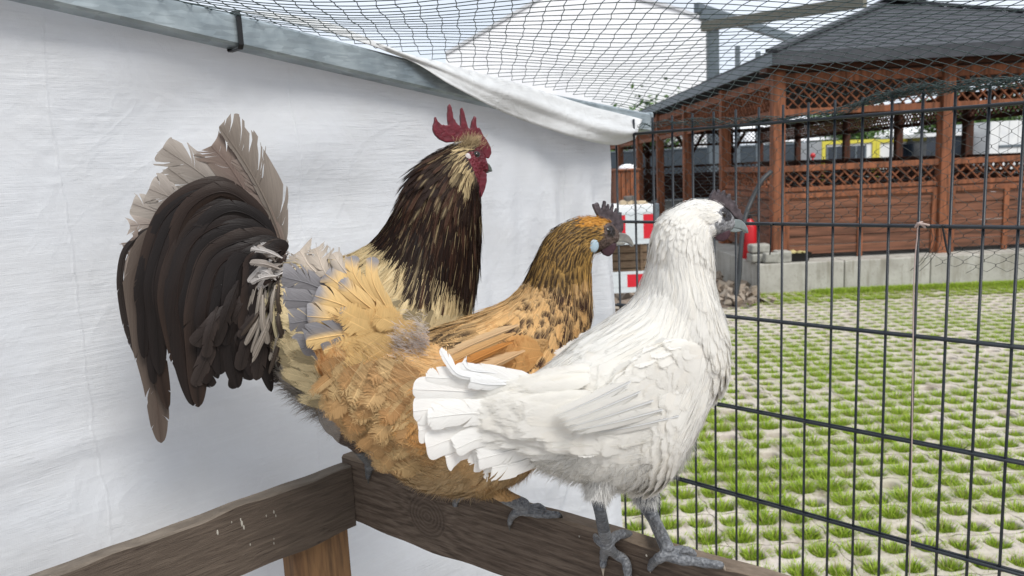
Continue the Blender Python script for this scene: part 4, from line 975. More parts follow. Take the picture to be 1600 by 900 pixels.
o = b.build('polytunnel', M['white'], smooth=True); tag(o, 'long low white polytunnel roof behind the cabins', 'polytunnel'); o.modifiers.new('s', 'SOLIDIFY').thickness = .05
b = MB(); c = atY(1270, 243, 26.); b.ball((c[0], 26, c[2]), (.09, .08, .09), n=8); b.tube([(c[0], 26, 0), (c[0], 26, c[2])], .03); o = b.build('red_lamp', M['red'], smooth=True); tag(o, 'small red round marker on a post seen inside the pavilion', 'marker')
def tree(x, y, Y, rad, hgt, lab, seed):
    rg = np.random.default_rng(seed); c = atY(x, y, Y); tr_ = thing('tree', lab, 'tree', (c[0], Y, 0), 'trees beyond the pavilion')
    b = MB(); b.tube(spline([(c[0], Y, 0), (c[0] + .1, Y, c[2] * .6), (c[0], Y, c[2])], 12), np.linspace(.16, .05, 12), 8)
    for k in range(7):
        a = rg.uniform(0, 6.28); b.tube([(c[0], Y, c[2] * rg.uniform(.5, .9)), (c[0] + math.cos(a) * rad * .7, Y + math.sin(a) * rad * .7, c[2] + rg.uniform(-.2, .6) * rad)], [.05, .015], 5)
    b.build('trunk', M['bark'], tr_, smooth=True)
    n = 5200; cl = rg.normal(0, 1, (26, 3)); cl = nrm(cl) * rg.uniform(.35, 1, (26, 1)) * A3(rad, rad, hgt) + A3(c[0], Y, c[2] + hgt * .2)
    P = cl[rg.integers(0, 26, n)] + rg.normal(0, .26 * rad, (n, 3)); a1 = nrm(rg.normal(0, 1, (n, 3))); a2 = nrm(np.cross(a1, rg.normal(0, 1, (n, 3)))); s_ = rg.uniform(.05, .10, (n, 1)) * rad * .8
    V = np.stack([P - a1 * s_, P + a2 * s_ * .5, P + a1 * s_, P - a2 * s_ * .5], 1).reshape(-1, 3); F = np.arange(4 * n).reshape(n, 4)
    link('crown', fast_mesh('crown', V, F, smooth=False), M['leafm'], tr_)
tree(1496, 204, 31, 1.3, 1.1, 'green bushy tree seen through the pavilion right of the thick post', 3)
tree(1590, 195, 31, 1.2, 1.6, 'dark green tree at the right edge behind the white shed', 4)
tree(1330, 216, 34, 1.8, .7, 'low pale green tree behind the yellow framed cabins', 5)
tree(985, 232, 34, 2.4, 1.0, 'hazy brownish green tree behind the dark fence near the tarp corner', 6)
tree(1228, 214, 38, 1.0, .8, 'small green tree far behind the left pavilion post', 8)
# ================================================================== WHITE HEN
def colw(u, v, r):
    c = A3(.88, .865, .83) * (1 - .05 * v[..., None]) * np.array([1, 1, 1.]); t_ = (r[:, None, None, None] < .12) * A3(.0, -.008, -.02); return (c + t_) * 1.06
wh = Bird('white_hen', 'white hen with dark grey face and legs perched nearest on the board', 1000, 862, .805, 24, 'w')
wb = [(812, 606, 808, 690, .56), (828, 592, 820, 712, .62), (850, 574, 838, 733, .72), (895, 540, 882, 752, .74), (935, 508, 935, 764, .74), (968, 485, 980, 764, .70), (990, 468, 1026, 746, .68), (1003, 452, 1064, 694, .68),
      (1010, 436, 1099, 628, .70), (1014, 420, 1120, 578, .74), (1018, 402, 1121, 526, .78), (1020, 385, 1113, 480, .80), (1022, 368, 1108, 438, .82), (1027, 350, 1109, 405, .84), (1038, 332, 1107, 384, .82), (1058, 319, 1110, 374, .76),
      (1082, 312, 1118, 369, .72), (1104, 312, 1127, 366, .66), (1122, 317, 1136, 364, .58), (1137, 328, 1143, 360, .5), (1146, 338, 1148, 356, .4)]
G, Q = wh.loft(wb)
wg = [(1082, 540, 1088, 610, .10), (1060, 520, 1062, 640, .13), (1020, 515, 1015, 662, .13), (970, 535, 955, 672, .12), (925, 575, 912, 676, .12), (890, 612, 880, 672, .14), (868, 640, 862, 664, .2)][::-1]
def body_half(bird, Q, x, y):
    X = bird.U(x, y); d = np.linalg.norm(Q[:, :3] - X, axis=1); k = int(np.argmin(d)); h = d[k] / (np.linalg.norm(Q[k, 3:6]) + 1e-9); return Q[k, 6] * math.sqrt(max(.05, 1 - min(h, .97) ** 2))
def wing_lofts(bird, Q, wg, ratio_off=.004):
    lat = [body_half(bird, Q, (s[0] + s[2]) / 2, (s[1] + s[3]) / 2) for s in wg]; lat = np.convolve(np.r_[lat[0], lat, lat[-1]], [.25, .5, .25], 'valid')
    lat = np.maximum(lat, max(lat) * .55); out = []
    for sg in (1, -1):
        out.append(bird.loft(wg, [sg * (l + ratio_off - (.016 * (i / (len(lat) - 1)) ** 1.3)) for i, l in enumerate(lat)], nu=50, nv=32))
    return out, lat
Wg, Wl = wing_lofts(wh, Q, wg, .002)
# thighs and legs
def two(a): return a
th1 = [wh.U(952, 700, .010), wh.U(942, 742, .020), wh.U(934, 774, .024)]; leg(wh, th1, [34, 20, 11])
th2 = [wh.U(1010, 690, -.025), wh.U(1010, 735, -.03), wh.U(1008, 782, -.028)]; leg(wh, th2, [44, 32, 17])
f1 = onboard(947, 852, .010); f2 = onboard(1043, 866, .010)
leg(wh, [th1[-1], wh.U(938, 800, .025), f1 + A3(0, 0, .006)], [12, 9, 10]); leg(wh, [th2[-1], wh.U(1022, 812, -.02), f2 + A3(0, 0, .006)], [16, 10.5, 11])
wh_legs = [(th1[1], th1[-1], f1), (th2[1], th2[-1], f2)]
def fb(x, y, off=.005): # on the front face of the board
    return onplane(x, y, RN, CORN - RN * off)
def toe(bird, pts, r=(8.5, 7.2, 6.6, 5.5)):
    n = len(pts); P = spline(pts, 26); r_ = np.interp(np.linspace(0, 1, 26), np.linspace(0, 1, len(r)), r) * (1 + .07 * np.sin(np.linspace(0, 22, 26))) * bird.k * .93
    bird.mb.tube(P, r_, 12); bird.mb.ball(P[-1], r_[-1] * .98, n=7); bird.mb.ball(P[0], r_[0], n=7)
def claw(bird, p, d, L=.010, m='claw'):
    p = np.asarray(p, float); d = nrm(d); s = p - d * .002; pts = [s, s + d * L * .5 + A3(0, 0, .0004), s + d * L + A3(0, 0, -L * .45)]
    lathc(bird, pts, [.0030, .0022, .0003], M[m], 'claw', 8)
# near foot: two toes draped over the front face, one over the back edge, hind toe behind
toe(wh, [f1, fb(944, 868, .004), fb(942, 884, .0045)], (9.5, 8.5, 7.5, 6)); claw(wh, fb(942, 884, .0045), A3(0, 0, -1))
toe(wh, [f1, fb(962, 866, .006), fb(977, 876, .005), fb(981, 896, .005), fb(982, 915, .005)], (9.5, 8.5, 8, 7.2))
toe(wh, [f1, onboard(962, 838, .010), onboard(974, 834, .007), onboard(985, 836, -.004)], (9, 8.5, 8, 6.5))
toe(wh, [f1, onboard(934, 845, .012), onboard(930, 838, .005)], (8, 6.5, 5.5, 5))
# far foot
toe(wh, [f2, onboard(1060, 874, .0065), onboard(1085, 877, .0055), onboard(1110, 881, .005), onboard(1126, 883, .0045)], (10, 8.4, 7.6, 6.4)); claw(wh, onboard(1126, 883, .0045), onboard(1136, 888, .0) - onboard(1126, 883, .0045), .009)
toe(wh, [f2, onboard(1062, 860, .0085), onboard(1076, 861, .006), onboard(1084, 866, .002)], (9, 8, 7, 6))
toe(wh, [f2, onboard(1030, 872, .008), fb(1020, 880, .003), fb(1016, 888, .004)], (9.5, 8.5, 7.5, 6)); claw(wh, fb(1016, 886, .004), A3(0, 0, -1), .006)
faceW = [(1108, 331), (1118, 325), (1130, 322), (1140, 326), (1148, 336), (1152, 346), (1150, 360), (1138, 366), (1124, 366), (1115, 370), (1108, 362), (1100, 352), (1099, 340), (1103, 345), (1112, 346), (1116, 338)]
def leg_near(X, legs, r): 
    d = np.full(len(X), 9.)
    for l in legs:
        for a, b_ in zip(l[:-1], l[1:]): d = np.minimum(d, segdist(X, np.asarray(a), np.asarray(b_)))
    return d
def mott(X, s=900.): return (.5 + .5 * np.sin(X[:, 0] * s + 3 * np.sin(X[:, 2] * s * 1.3)) * np.sin(X[:, 2] * s * .8 + 2 * np.sin(X[:, 0] * s)))[:, None]
def cf(X, s2):
    c = np.tile(A3(.85, .83, .80), (len(X), 1)); x, y = s2[:, 0], s2[:, 1]
    f = inpoly(x, y, faceW); c[f] = (A3(.10, .10, .11) + .30 * mott(X[f], 2300.) ** 2); 
    e = f & (np.hypot(x - 1127, y - 335) < 11); c[e] = A3(.035, .032, .036)
    z0 = wh.U(934, 778, .024)[2]; l = X[:, 2] < z0 ; q = leg_near(X, [(th1[-1], f1), (th2[-1], f2)], .01) < .02
    l |= (X[:, 2] < ZB + .03) & (X[:, 2] < z0 + .01)
    c[l] = A3(.060, .066, .076) + .16 * mott(X[l], 1500.) * (X[l][:, 2:3] < ZB + .035) + .05 * mott(X[l], 2200.); return c
finish_body(wh, .0016, cf)
def body_feathers(bird, Q, G, wingL, n, face, lenf, widf, colf, m, clear, seed=1, nt=7, lift=.10, curl=.08, cup=.06, rnd=.08):
    P, D, N, uu, vv = bird.sample(G, n); s2 = bird.sp(P); ok = ~inpoly(s2[:, 0], s2[:, 1], face) & clear(s2, P)
    P, D, N, uu, s2 = P[ok], D[ok], N[ok], uu[ok], s2[ok]
    return feathers('plumage', bird.root, m, P, D, N, lenf(s2, uu), widf(s2, uu), colf(s2, uu), nt=nt, seed=seed, lift=lift, curl=curl, cup=cup, rnd=rnd, roll_=.03)
li = lambda a, x, y: np.interp(a, x, y)
lenW = lambda s2, uu: li(s2[:, 1] + np.clip(900 - s2[:, 0], 0, 200), [310, 330, 370, 430, 520, 620], [.005, .012, .022, .032, .036, .036]) * li(s2[:, 0], [820, 900], [.5, 1])
widW = lambda s2, uu: li(s2[:, 1] + np.clip(900 - s2[:, 0], 0, 200), [310, 330, 370, 430, 520, 620], [.0013, .0018, .0024, .0036, .0085, .0105])
body_feathers(wh, Q, G, Wl, 8500, faceW, lenW, widW, lambda s2, uu: colw, M['fw'], lambda s2, P: ~((s2[:, 0] > 1096) & (s2[:, 0] > 1143)), 1, lift=.015, curl=.02)
for sg, (Gw, Qw) in zip((1, -1), Wg):
    P, D, N, uu, vv = wh.sample(Gw, 900); ok = ((P - wh.F) @ wh.nr) * sg > np.median(((P - wh.F) @ wh.nr) * sg) - .002
    dats = [feathers('', None, None, P[ok] + N[ok] * .004, D[ok], N[ok], li(uu[ok], [0, .5, 1], [.042, .036, .022]), .0095, colw, seed=3, ret=True, lift=.02, curl=.02, cup=.05, rnd=.07, roll_=.03)]
    lt = sg * (max(Wl) + .0085)
    for k, (a, b_, w) in enumerate([((1035, 640), (900, 672), 11), ((1020, 626), (885, 668), 11), ((1000, 612), (874, 662), 12), ((985, 596), (868, 650), 12), ((1060, 650), (925, 677), 9)]):
        dats.append(quill(wh, [(a[0], a[1], lt), ((a[0] + b_[0]) / 2, (a[1] + b_[1]) / 2 + 2, lt + sg * (.003 - .0008 * k)), (b_[0], b_[1], lt - sg * (.004 + .001 * k))], (w, w), lambda u, v, r: A3(.80, .785, .75), 300 + k, nb=40, frays=.25))
    V, F, A = join(dats); link('wing', fast_mesh('wing', V, F, A), M['fw'], wh.root)
# fine barbs that break up the outline of each feather
def barbs(bird, G, n, L, w, col, m, face, seed=1, lift=.12, jit=.10, off=.002, ok2=None):
    P, D, N, uu, vv = bird.sample(G, n); s2 = bird.sp(P); ok = ~inpoly(s2[:, 0], s2[:, 1], face)
    if ok2 is not None: ok &= ok2(s2)
    P, D, N, s2 = P[ok], D[ok], N[ok], s2[ok]; c = col(P, s2) if callable(col) else col; Lx = L(s2) if callable(L) else L
    return link('feather_barbs', fast_mesh('barbs', *fluff(P + N * off, D, N, Lx, w, c, seed, lift, 0., jit)), m, bird.root)
barbs(wh, G, 5000, lambda s: li(s[:, 1], [310, 340, 400, 500], [.004, .009, .018, .022]), .00022, A3(.88, .865, .83), M['flw'], faceW, 61, lift=.03, jit=.05)
# down on belly and thighs
def downy(bird, G, n, poly, L, w, col, m, seed=1, name='down', droop=.5, spread=.8):
    P, D, N, uu, vv = bird.sample(G, n * 4, dens=lambda s: inpoly(s[..., 0], s[..., 1], poly) * 1. + 1e-6); s2 = bird.sp(P); ok = inpoly(s2[:, 0], s2[:, 1], poly)
    P, D, N = P[ok][:n], D[ok][:n], N[ok][:n]; c = col(P, bird.sp(P)) if callable(col) else col
    return link(name, fast_mesh(name, *fluff(P, D, N, L, w, c, seed, spread, droop)), m, bird.root)
downy(wh, G, 9000, [(830, 690), (880, 690), (1000, 690), (1075, 660), (1085, 740), (1050, 775), (930, 780), (830, 745)], .014, .00018, A3(.88, .865, .83), M['flw'], 2)
def limb_fluff(bird, A, B, ra, rb, n, L, w, col, m, seed, feat=None, wd=.006):
    rg = np.random.default_rng(seed); t_ = rg.uniform(0, 1, n)[:, None]; a = rg.uniform(0, 6.283, n)[:, None]; ax = nrm(B - A); u = nrm(np.cross(ax, A3(.3, .5, .1))); w_ = np.cross(ax, u)
    N = u * np.cos(a) + w_ * np.sin(a); P = A + (B - A) * t_ + N * (ra + (rb - ra) * t_) * .95; D = np.tile(ax, (n, 1))
    if feat is not None: return feathers('', None, None, P, D, N, L, wd, feat, seed=seed, ret=True, lift=.12)
    return fluff(P, D, N, L, w, col, seed, .5, .4)
dd = []
for T_, ra, rb in ((th1, .023, .008), (th2, .026, .011)):
    dd += [limb_fluff(wh, T_[0] * .6 + T_[1] * .4, T_[1], .0185, .0135, 2600, .012, .0002, A3(.88, .865, .83), None, 9), limb_fluff(wh, T_[1], T_[-1], .0135, rb, 2600, .010, .0002, A3(.88, .865, .83), None, 8)]
link('thigh_feathers', fast_mesh('thigh', *join(dd)), M['flw'], wh.root)
# tail
cw = lambda u, v, r: A3(.88, .868, .84) * (1 - .04 * np.abs(u)[:, None] - .05 * (v < .15)[:, None])
WT = [([(860, 690, -.004), (775, 712, 0), (752, 729, .002)], 20), ([(864, 700, .006), (810, 722, .01), (775, 729, .012)], 19), ([(857, 680, .0), (740, 695, .0), (690, 716, .004)], 22),
      ([(857, 668, .004), (730, 680, .006), (662, 698, .008)], 22), ([(854, 655, .0), (725, 656, .004), (650, 672, .006)], 21), ([(852, 640, .006), (730, 634, .008), (644, 640, .008)], 21),
      ([(852, 625, .003), (735, 612, .008), (650, 610, .008)], 19), ([(854, 612, .010), (750, 594, .010), (672, 588, .008)], 17), ([(857, 700, .002), (790, 715, .004), (745, 722, .004)], 19), ([(854, 648, .014), (745, 645, .016), (672, 655, .014)], 18), ([(854, 672, .013), (760, 682, .014), (706, 700, .012)], 19), ([(857, 606, .012), (775, 592, .013), (712, 585, .010)], 16), ([(860, 690, .013), (790, 706, .014), (742, 719, .012)], 17)]
for k, (pts, w) in enumerate(WT):
    pts = pts[:-1] + [(pts[-1][0] + R.uniform(-7, 7), pts[-1][1] + R.uniform(-3, 3), pts[-1][2])]; V, F, A = quill(wh, pts, (w * R.uniform(.95, 1.3), w * R.uniform(1.1, 1.4)), cw, 20 + k, nb=54, frays=.25, cup=.10, sweep=.8); link('tail_feather', fast_mesh('tail_feather', V, F, A), M['qw'], wh.root)
for k, (pts, w, s_) in enumerate([([(790, 596, .014), (745, 590, .016), (716, 584, .016), (700, 566, .014), (688, 545, .01)], (6, 9), .8), ([(800, 588, .010), (770, 582, .012), (735, 578, .012), (722, 566, .01)], (13, 13), .9), ([(790, 600, .016), (760, 600, .018), (735, 596, .018)], (12, 12), .9)]):
    V, F, A = quill(wh, pts, w, lambda u, v, r: A3(.85, .85, .84), 60 + k, nb=40, frays=.4); link('tail_feather', fast_mesh('tail_feather', V, F, A), M['qw'], wh.root)
# tail coverts
rg = np.random.default_rng(3); n = 460; xs = rg.uniform(838, 925, n); sp_y = rg.uniform(-1, 1, n); ys = 642 + sp_y * (44 + (xs - 838) * .36); hb_ = 52 + (xs - 838) * .5; lt = np.sqrt(np.clip(1 - (sp_y * .85) ** 2, .05, 1)) * (.022 + (xs - 838) * .00035) + rg.uniform(0, .003, n)
P = wh.U(xs, ys, lt); D = nrm(wh.U(xs - 10, ys + 1.2 - (ys - 640) * .03, lt - .0012) - P); N = np.tile(wh.nr, (n, 1)); N = nrm(N - D * np.sum(N * D, 1)[:, None])
feathers('tail_coverts', wh.root, M['fw'], P, D, N, .058, .0072, colw, seed=9, lift=.01, curl=.02, cup=.05, rnd=.05, roll_=.03, nt=10)
# head
def eye(bird, x, y, r, lat, ring=None, mm='eye'):
    for sg in (1, -1):
        b = MB(); c = bird.U(x, y, lat); c = c if sg > 0 else bird.mirror(c); b.ball(c, r * bird.k, n=12); e_ = b.build('eye', M[mm], bird.root, smooth=True)
        b = MB(); a = np.linspace(0, 2 * math.pi, 25); q = [c + bird.nr * sg * r * bird.k * .42 + (bird.hd * math.cos(t_) * 1.0 + A3(0, 0, 1) * math.sin(t_) * .86) * r * 1.03 * bird.k for t_ in a]; b.tube(q, r * .20 * bird.k, 7, cap=False); b.build('eyelid', ring or M['lidw'], e_, smooth=True)
def hl(Q, bird, x, y): return body_half(bird, Q, x, y)
eye(wh, 1127.5, 335, 6.6, hl(Q, wh, 1127, 335) - .0018)
def beak(bird, up_, lo_, m, th=5.0, parent=None):
    o = plate(bird, up_, th * 1.0 * bird.k * 2.0, m, 'upper_beak', .0007, 0, 6); plate(bird, lo_, th * .8 * bird.k * 2, m, 'lower_beak', .0007, 0, 5)
    b = MB()
    return o
beak(wh, [(1138, 348), (1146, 342), (1155, 343), (1161, 348), (1165, 355), (1167, 362), (1166.5, 365), (1162, 361), (1156, 358), (1147, 356), (1139, 356)], [(1138, 354), (1148, 356), (1158, 359), (1155, 362), (1146, 363), (1138, 361)], M['beak_h'], 4.6)
plate(wh, [(1104, 316), (1109, 311), (1111, 303), (1116, 296), (1117.5, 304), (1120, 303), (1123, 295.5), (1124.5, 303), (1127, 304), (1131.5, 296.5), (1132, 306), (1135, 308), (1140, 302), (1140.5, 311), (1143, 314), (1147.5, 313.5), (1147, 319), (1151.5, 321.5), (1151, 326), (1156, 328), (1156, 333), (1160, 337), (1158, 343), (1152, 344), (1146, 338), (1138, 328), (1126, 321), (1112, 317)], .0042, M['comb_dark'], 'comb', .0006, 0, 0)
for sg in (1, -1): plate(wh, [(1114, 368), (1122, 364), (1132, 361), (1139.5, 359), (1140, 366), (1136, 373), (1128, 377.5), (1120, 376)], .0042, M['wattle_dark'], 'wattle', .0008, sg * .0045, 3)
sph(wh, 1106.5, 353, hl(Q, wh, 1106, 353) + .0008, 4.6, M['ear_dark'], 'earlobe', .35, ry=6)

# ================================================================== BUFF HEN
oh = Bird('buff_hen', 'buff hen with black streaked neck and blue earlobe perched in the middle', 800, 792, .915, 24, 'o')
ob = [(566, 492, 508, 588, .62), (590, 500, 518, 620, .68), (616, 506, 545, 665, .74), (645, 512, 600, 722, .78), (675, 512, 655, 762, .78), (705, 500, 715, 772, .78), (740, 487, 780, 758, .78), (770, 474, 840, 710, .78), (792, 463, 885, 635, .78),
      (808, 449, 908, 570, .80), (820, 433, 918, 520, .82), (829, 415, 922, 478, .84), (838, 397, 922, 446, .84), (848, 377, 922, 421, .84), (862, 358, 926, 404, .82), (882, 345, 932, 396, .78), (905, 339, 940, 392, .72), (928, 337.5, 949, 388, .66), (946, 343, 957, 384, .58), (958, 351, 964, 380, .5), (966, 359, 968, 376, .4)]
Go, Qo = oh.loft(ob)
wgo = [(850, 525, 858, 600, .10), (820, 508, 828, 640, .12), (780, 505, 780, 665, .12), (730, 525, 722, 676, .11), (690, 552, 676, 680, .11), (655, 585, 645, 668, .13), (636, 615, 630, 655, .2)][::-1]
Wgo, Wlo = wing_lofts(oh, Qo, wgo, .002)
t1 = [oh.U(735, 690, .035), oh.U(748, 735, .038), oh.U(768, 760, .034)]; t2 = [oh.U(700, 690, -.03), oh.U(715, 730, -.035), oh.U(730, 758, -.035)]
leg(oh, t1, [48, 32, 14]); leg(oh, t2, [44, 30, 13]); g1 = onboard(818, 797, .011); g2 = onboard(745, 768, .009)
leg(oh, [t1[-1], oh.U(790, 775, .03) * .5 + (t1[-1] + g1) * .25, g1 + A3(0, 0, .006)], [13.5, 11, 11]); leg(oh, [t2[-1], g2 + A3(0, 0, .008)], [11, 9])
toe(oh, [g1, onboard(838, 802, .0068), onboard(858, 804, .0058), onboard(872, 804, .0048)], (9, 7.4, 6.6, 5.6)); claw(oh, onboard(873, 804, .0048), onboard(884, 812, -.003) - onboard(873, 804, .0048), .010, 'claw_d')
toe(oh, [g1, onboard(828, 794, .010), onboard(842, 792, .008), onboard(850, 797, .003)], (8, 7, 6.5, 5.5))
toe(oh, [g1, onboard(805, 802, .007), fb(799, 809, .003), fb(796, 818, .003)], (8, 7, 6, 4.5)); claw(oh, fb(796, 818, .003), A3(0, 0, -1), .008, 'claw_d')
toe(oh, [g2, onboard(760, 770, .006), onboard(768, 773, .003)], (7.5, 7, 6, 5)); claw(oh, onboard(768, 773, .004), onboard(772, 780, -.004) - onboard(768, 773, .004), .009, 'claw_d')
toe(oh, [g2, onboard(735, 768, .006), fb(714, 782, .003), fb(712, 790, .003)], (7.5, 7, 5, 4))
faceO = [(935, 352), (946, 347), (956, 350), (966, 358), (972, 366), (970, 378), (960, 384), (948, 386), (938, 392), (935, 397), (924, 397), (919, 386), (921, 374), (930, 372), (935, 372), (933, 364)]
BU = A3(.78, .52, .25); BD = A3(.66, .36, .12); DK = A3(.035, .021, .014); GY = A3(.24, .225, .235); GOLD = A3(.55, .33, .10)
def cfo(X, s2):
    c = np.tile(A3(.45, .26, .10), (len(X), 1)); x, y = s2[:, 0], s2[:, 1]; c[(x > 790) & (y < 470)] = A3(.12, .07, .03)
    c[(x > 905) & (y < 362)] = A3(.50, .24, .04)
    f = inpoly(x, y, faceO); c[f] = A3(.055, .035, .03) + .09 * mott(X[f], 1500.) * A3(1, .75, .6)
    e = f & (np.hypot(x - 948, y - 361) < 9); c[e] = A3(.02, .015, .013)
    l = X[:, 2] < oh.U(770, 764)[2]; c[l] = A3(.075, .08, .088) + .17 * mott(X[l], 1400.); return c
finish_body(oh, .0018, cfo)
# feathers: colour depends on where on the bird each grows
def colfun_buff(s2, uu):
    x, y = s2[:, 0], s2[:, 1]; rg = np.random.default_rng(8); k = rg.uniform(0, 1, len(x))
    base = BU * (1 - k[:, None] * .55) + BD * k[:, None] * .55 + .0
    low = np.clip((y - 620) / 110, 0, 1)[:, None]; base = base * (1 - low) + A3(.50, .36, .20) * low
    crown = (x > 900) & (y < 352); throat = (x > 895) & (y > 395) & ~((y > 440))
    upper = (y < 440) & (x > 800); t_ = np.clip((x - 800 - (470 - y) * .2) / 100, 0, 1)
    backline = np.interp(y, [340, 380, 430, 470, 500], [880, 846, 820, 775, 740]); dist = x - backline      # distance from the nape
    dark = np.clip(1.5 - dist / np.interp(y, [340, 400, 440, 490, 520], [92, 84, 46, 12, 0]), 0, 1) * (y < 520)
    mid = (y > 432) & (y < 535) & (dist > 30); spot = mid & (k < np.interp(y, [432, 470, 500, 535], [.78, .72, .55, .15]))
    gold = np.where(((y < 425) & (dist > 0))[:, None], GOLD * (.75 + .5 * rg.uniform(0, 1, (len(x), 1))), base)
    def f(U, V, r):
        au = np.abs(U)[..., None]; v = V[..., None]
        centre = np.clip(1.25 - au * 1.25, 0, 1) * np.clip((v - .12) * 3, 0, 1)
        dk = dark[:, None, None, None]; sm = spot[:, None, None, None] * 1.
        hk = np.clip(dk * 1.2, 0, 1) * (centre ** .7)
        c = gold[:, None, None, :] * (1 - hk) + DK * hk
        sp_ = sm * np.clip((v - .25) * 6, 0, 1) * np.clip((1.1 - au) * 4, 0, 1); c = c * (1 - sp_) + A3(.050, .024, .016) * sp_
        cr_ = crown[:, None, None, None]; c = np.where(cr_, A3(.58, .27, .05) * (.9 + .2 * v), c)
        return c * (.86 + .22 * v * (1 - hk))
    return f
lenO = lambda s2, uu: np.where((s2[:, 0] > 770), li(s2[:, 1], [340, 355, 400, 440, 470, 520, 560], [.006, .012, .024, .026, .028, .032, .036]), .038)
widO = lambda s2, uu: np.where((s2[:, 0] > 770), li(s2[:, 1], [340, 355, 400, 440, 470, 520, 560], [.0013, .0020, .0036, .0066, .0088, .0095, .0105]), .0115)
body_feathers(oh, Qo, Go, Wlo, 7200, faceO, lenO, widO, colfun_buff, M['fo'], lambda s2, P: s2[:, 0] < 964, 11, lift=.08, curl=.05)
cbw = lambda U, V, r: (A3(.62, .37, .15) * (1 - r[:, None, None, None] * .35) + A3(.50, .21, .055) * r[:, None, None, None] * .45) * (.9 + .12 * V[..., None])
for sg, (Gw, Qw) in zip((1, -1), Wgo):
    P, D, N, uu, vv = oh.sample(Gw, 620); ok = ((P - oh.F) @ oh.nr) * sg > np.median(((P - oh.F) @ oh.nr) * sg) - .002
    dats = [feathers('', None, None, P[ok], D[ok], N[ok], li(uu[ok], [0, .5, 1], [.040, .040, .028]), .0105, cbw, seed=13, ret=True, lift=.03, curl=.03, cup=.06, rnd=.1, roll_=.04)]
    lt = sg * (max(Wlo) + .013)
    for k, (a, b_, w) in enumerate([((820, 548), (640, 640), 13), ((800, 535), (636, 618), 13), ((770, 590), (650, 672), 13), ((805, 520), (652, 596), 11), ((810, 508), (672, 570), 10), ((760, 620), (670, 690), 12)]):
        cc = (A3(.60, .40, .22), A3(.50, .22, .06), A3(.62, .46, .28), A3(.56, .34, .15), A3(.60, .42, .24), A3(.45, .19, .06))[k]
        dats.append(quill(oh, [(a[0], a[1], lt), ((a[0] + b_[0]) / 2, (a[1] + b_[1]) / 2 - 3, lt + sg * (.003 - .0006 * k)), (b_[0], b_[1], lt - sg * .006)], (w * .6, w), lambda u, v, r, cc=cc: cc * (1 + .1 * u)[:, None], 400 + k, nb=46, frays=.3))
    V, F, A = join(dats); link('wing', fast_mesh('wing', V, F, A), M['fo'], oh.root)
def coldn(P, s2):
    k = np.random.default_rng(4).uniform(0, 1, (len(P), 1)); return A3(.52, .37, .20) * (1 - k) + A3(.66, .52, .34) * k
downy(oh, Go, 14000, [(495, 575), (560, 600), (620, 660), (800, 660), (820, 720), (780, 765), (690, 785), (610, 750), (540, 690)], .014, .0002, coldn, M['flo'], 5, droop=.5)
dd = []
for T_, ra, rb in ((t1, .034, .010), (t2, .032, .010)):
    dd += [limb_fluff(oh, T_[0], T_[0] * .45 + T_[-1] * .55, ra, rb + .006, 260, .018, 0, None, None, 17, lambda U, V, r: A3(.46, .28, .12) * (.8 + .3 * V[..., None]), .0065), limb_fluff(oh, T_[1], T_[-1], .022, rb, 1800, .009, .00022, A3(.46, .3, .14), None, 18)]
link('thigh_feathers', fast_mesh('thigh', *join(dd)), M['flo'], oh.root)
def cbo(P, s2):
    x, y = s2[:, 0], s2[:, 1]; r_ = np.random.default_rng(71); k = r_.uniform(0, 1, (len(x), 1)); c = BU * (1.15 - .5 * k); t_ = ((y < 440) & (x > 800))[:, None]
    dkp = np.clip(.95 - (x - np.interp(y, [340, 380, 430, 470], [880, 846, 820, 775])) / 160, .1, .8)[:, None]
    c = np.where(t_, np.where(k < dkp, DK * 1.5, GOLD * 1.1), c); return np.where(((x > 905) & (y < 352))[:, None], A3(.58, .27, .05), c)
barbs(oh, Go, 8000, lambda s: li(s[:, 1], [338, 360, 400, 500], [.004, .010, .018, .022]), .00024, cbo, M['flo'], faceO, 62, lift=.05, jit=.06)
# large loose feathers on rump and vent
n = 240; rg = np.random.default_rng(21); xs = rg.uniform(508, 690, n); ys = rg.uniform(560, 720, n)
ok = inpoly(xs, ys, [(512, 565), (600, 540), (690, 600), (690, 690), (640, 735), (580, 700), (530, 640)]); xs, ys = xs[ok], ys[ok]; n = len(xs)
bv = BVHTree.FromPolygons([tuple(v) for v in Go.reshape(-1, 3)], [(i * 48 + j, (i + 1) * 48 + j, (i + 1) * 48 + (j + 1) % 48, i * 48 + (j + 1) % 48) for i in range(109) for j in range(48)])
PP = []; DD = []; NN = []
for x, y in zip(xs, ys):
    d = ray(x, y); h = bv.ray_cast(Vector(CAM), Vector(d))
    if h[0] is None: continue
    N_ = np.array(h[1]); N_ = N_ if N_ @ d < 0 else -N_; p = np.array(h[0]); a = math.atan2(1, -1.0) + rg.normal(0, .22); q = oh.U(x + 10 * math.cos(a), y + 10 * math.sin(a)) - oh.U(x, y); q = nrm(q - N_ * (q @ N_)); PP.append(p + N_ * .004); DD.append(q); NN.append(N_)
def colv(U, V, r):
    k = r[:, None, None, None]; au = np.abs(U)[..., None]; c = A3(.56, .39, .19) * (1 - k) + A3(.40, .22, .09) * k
    return c * (1.05 - .2 * au) * (.85 + .2 * V[..., None])
feathers('rump_feathers', oh.root, M['fo'], np.array(PP), np.array(DD), np.array(NN), rg.uniform(.026, .046, len(PP)), rg.uniform(.007, .016, len(PP)), colv, seed=23, lift=.10, curl=.08, rnd=.15, roll_=.12, nt=9)
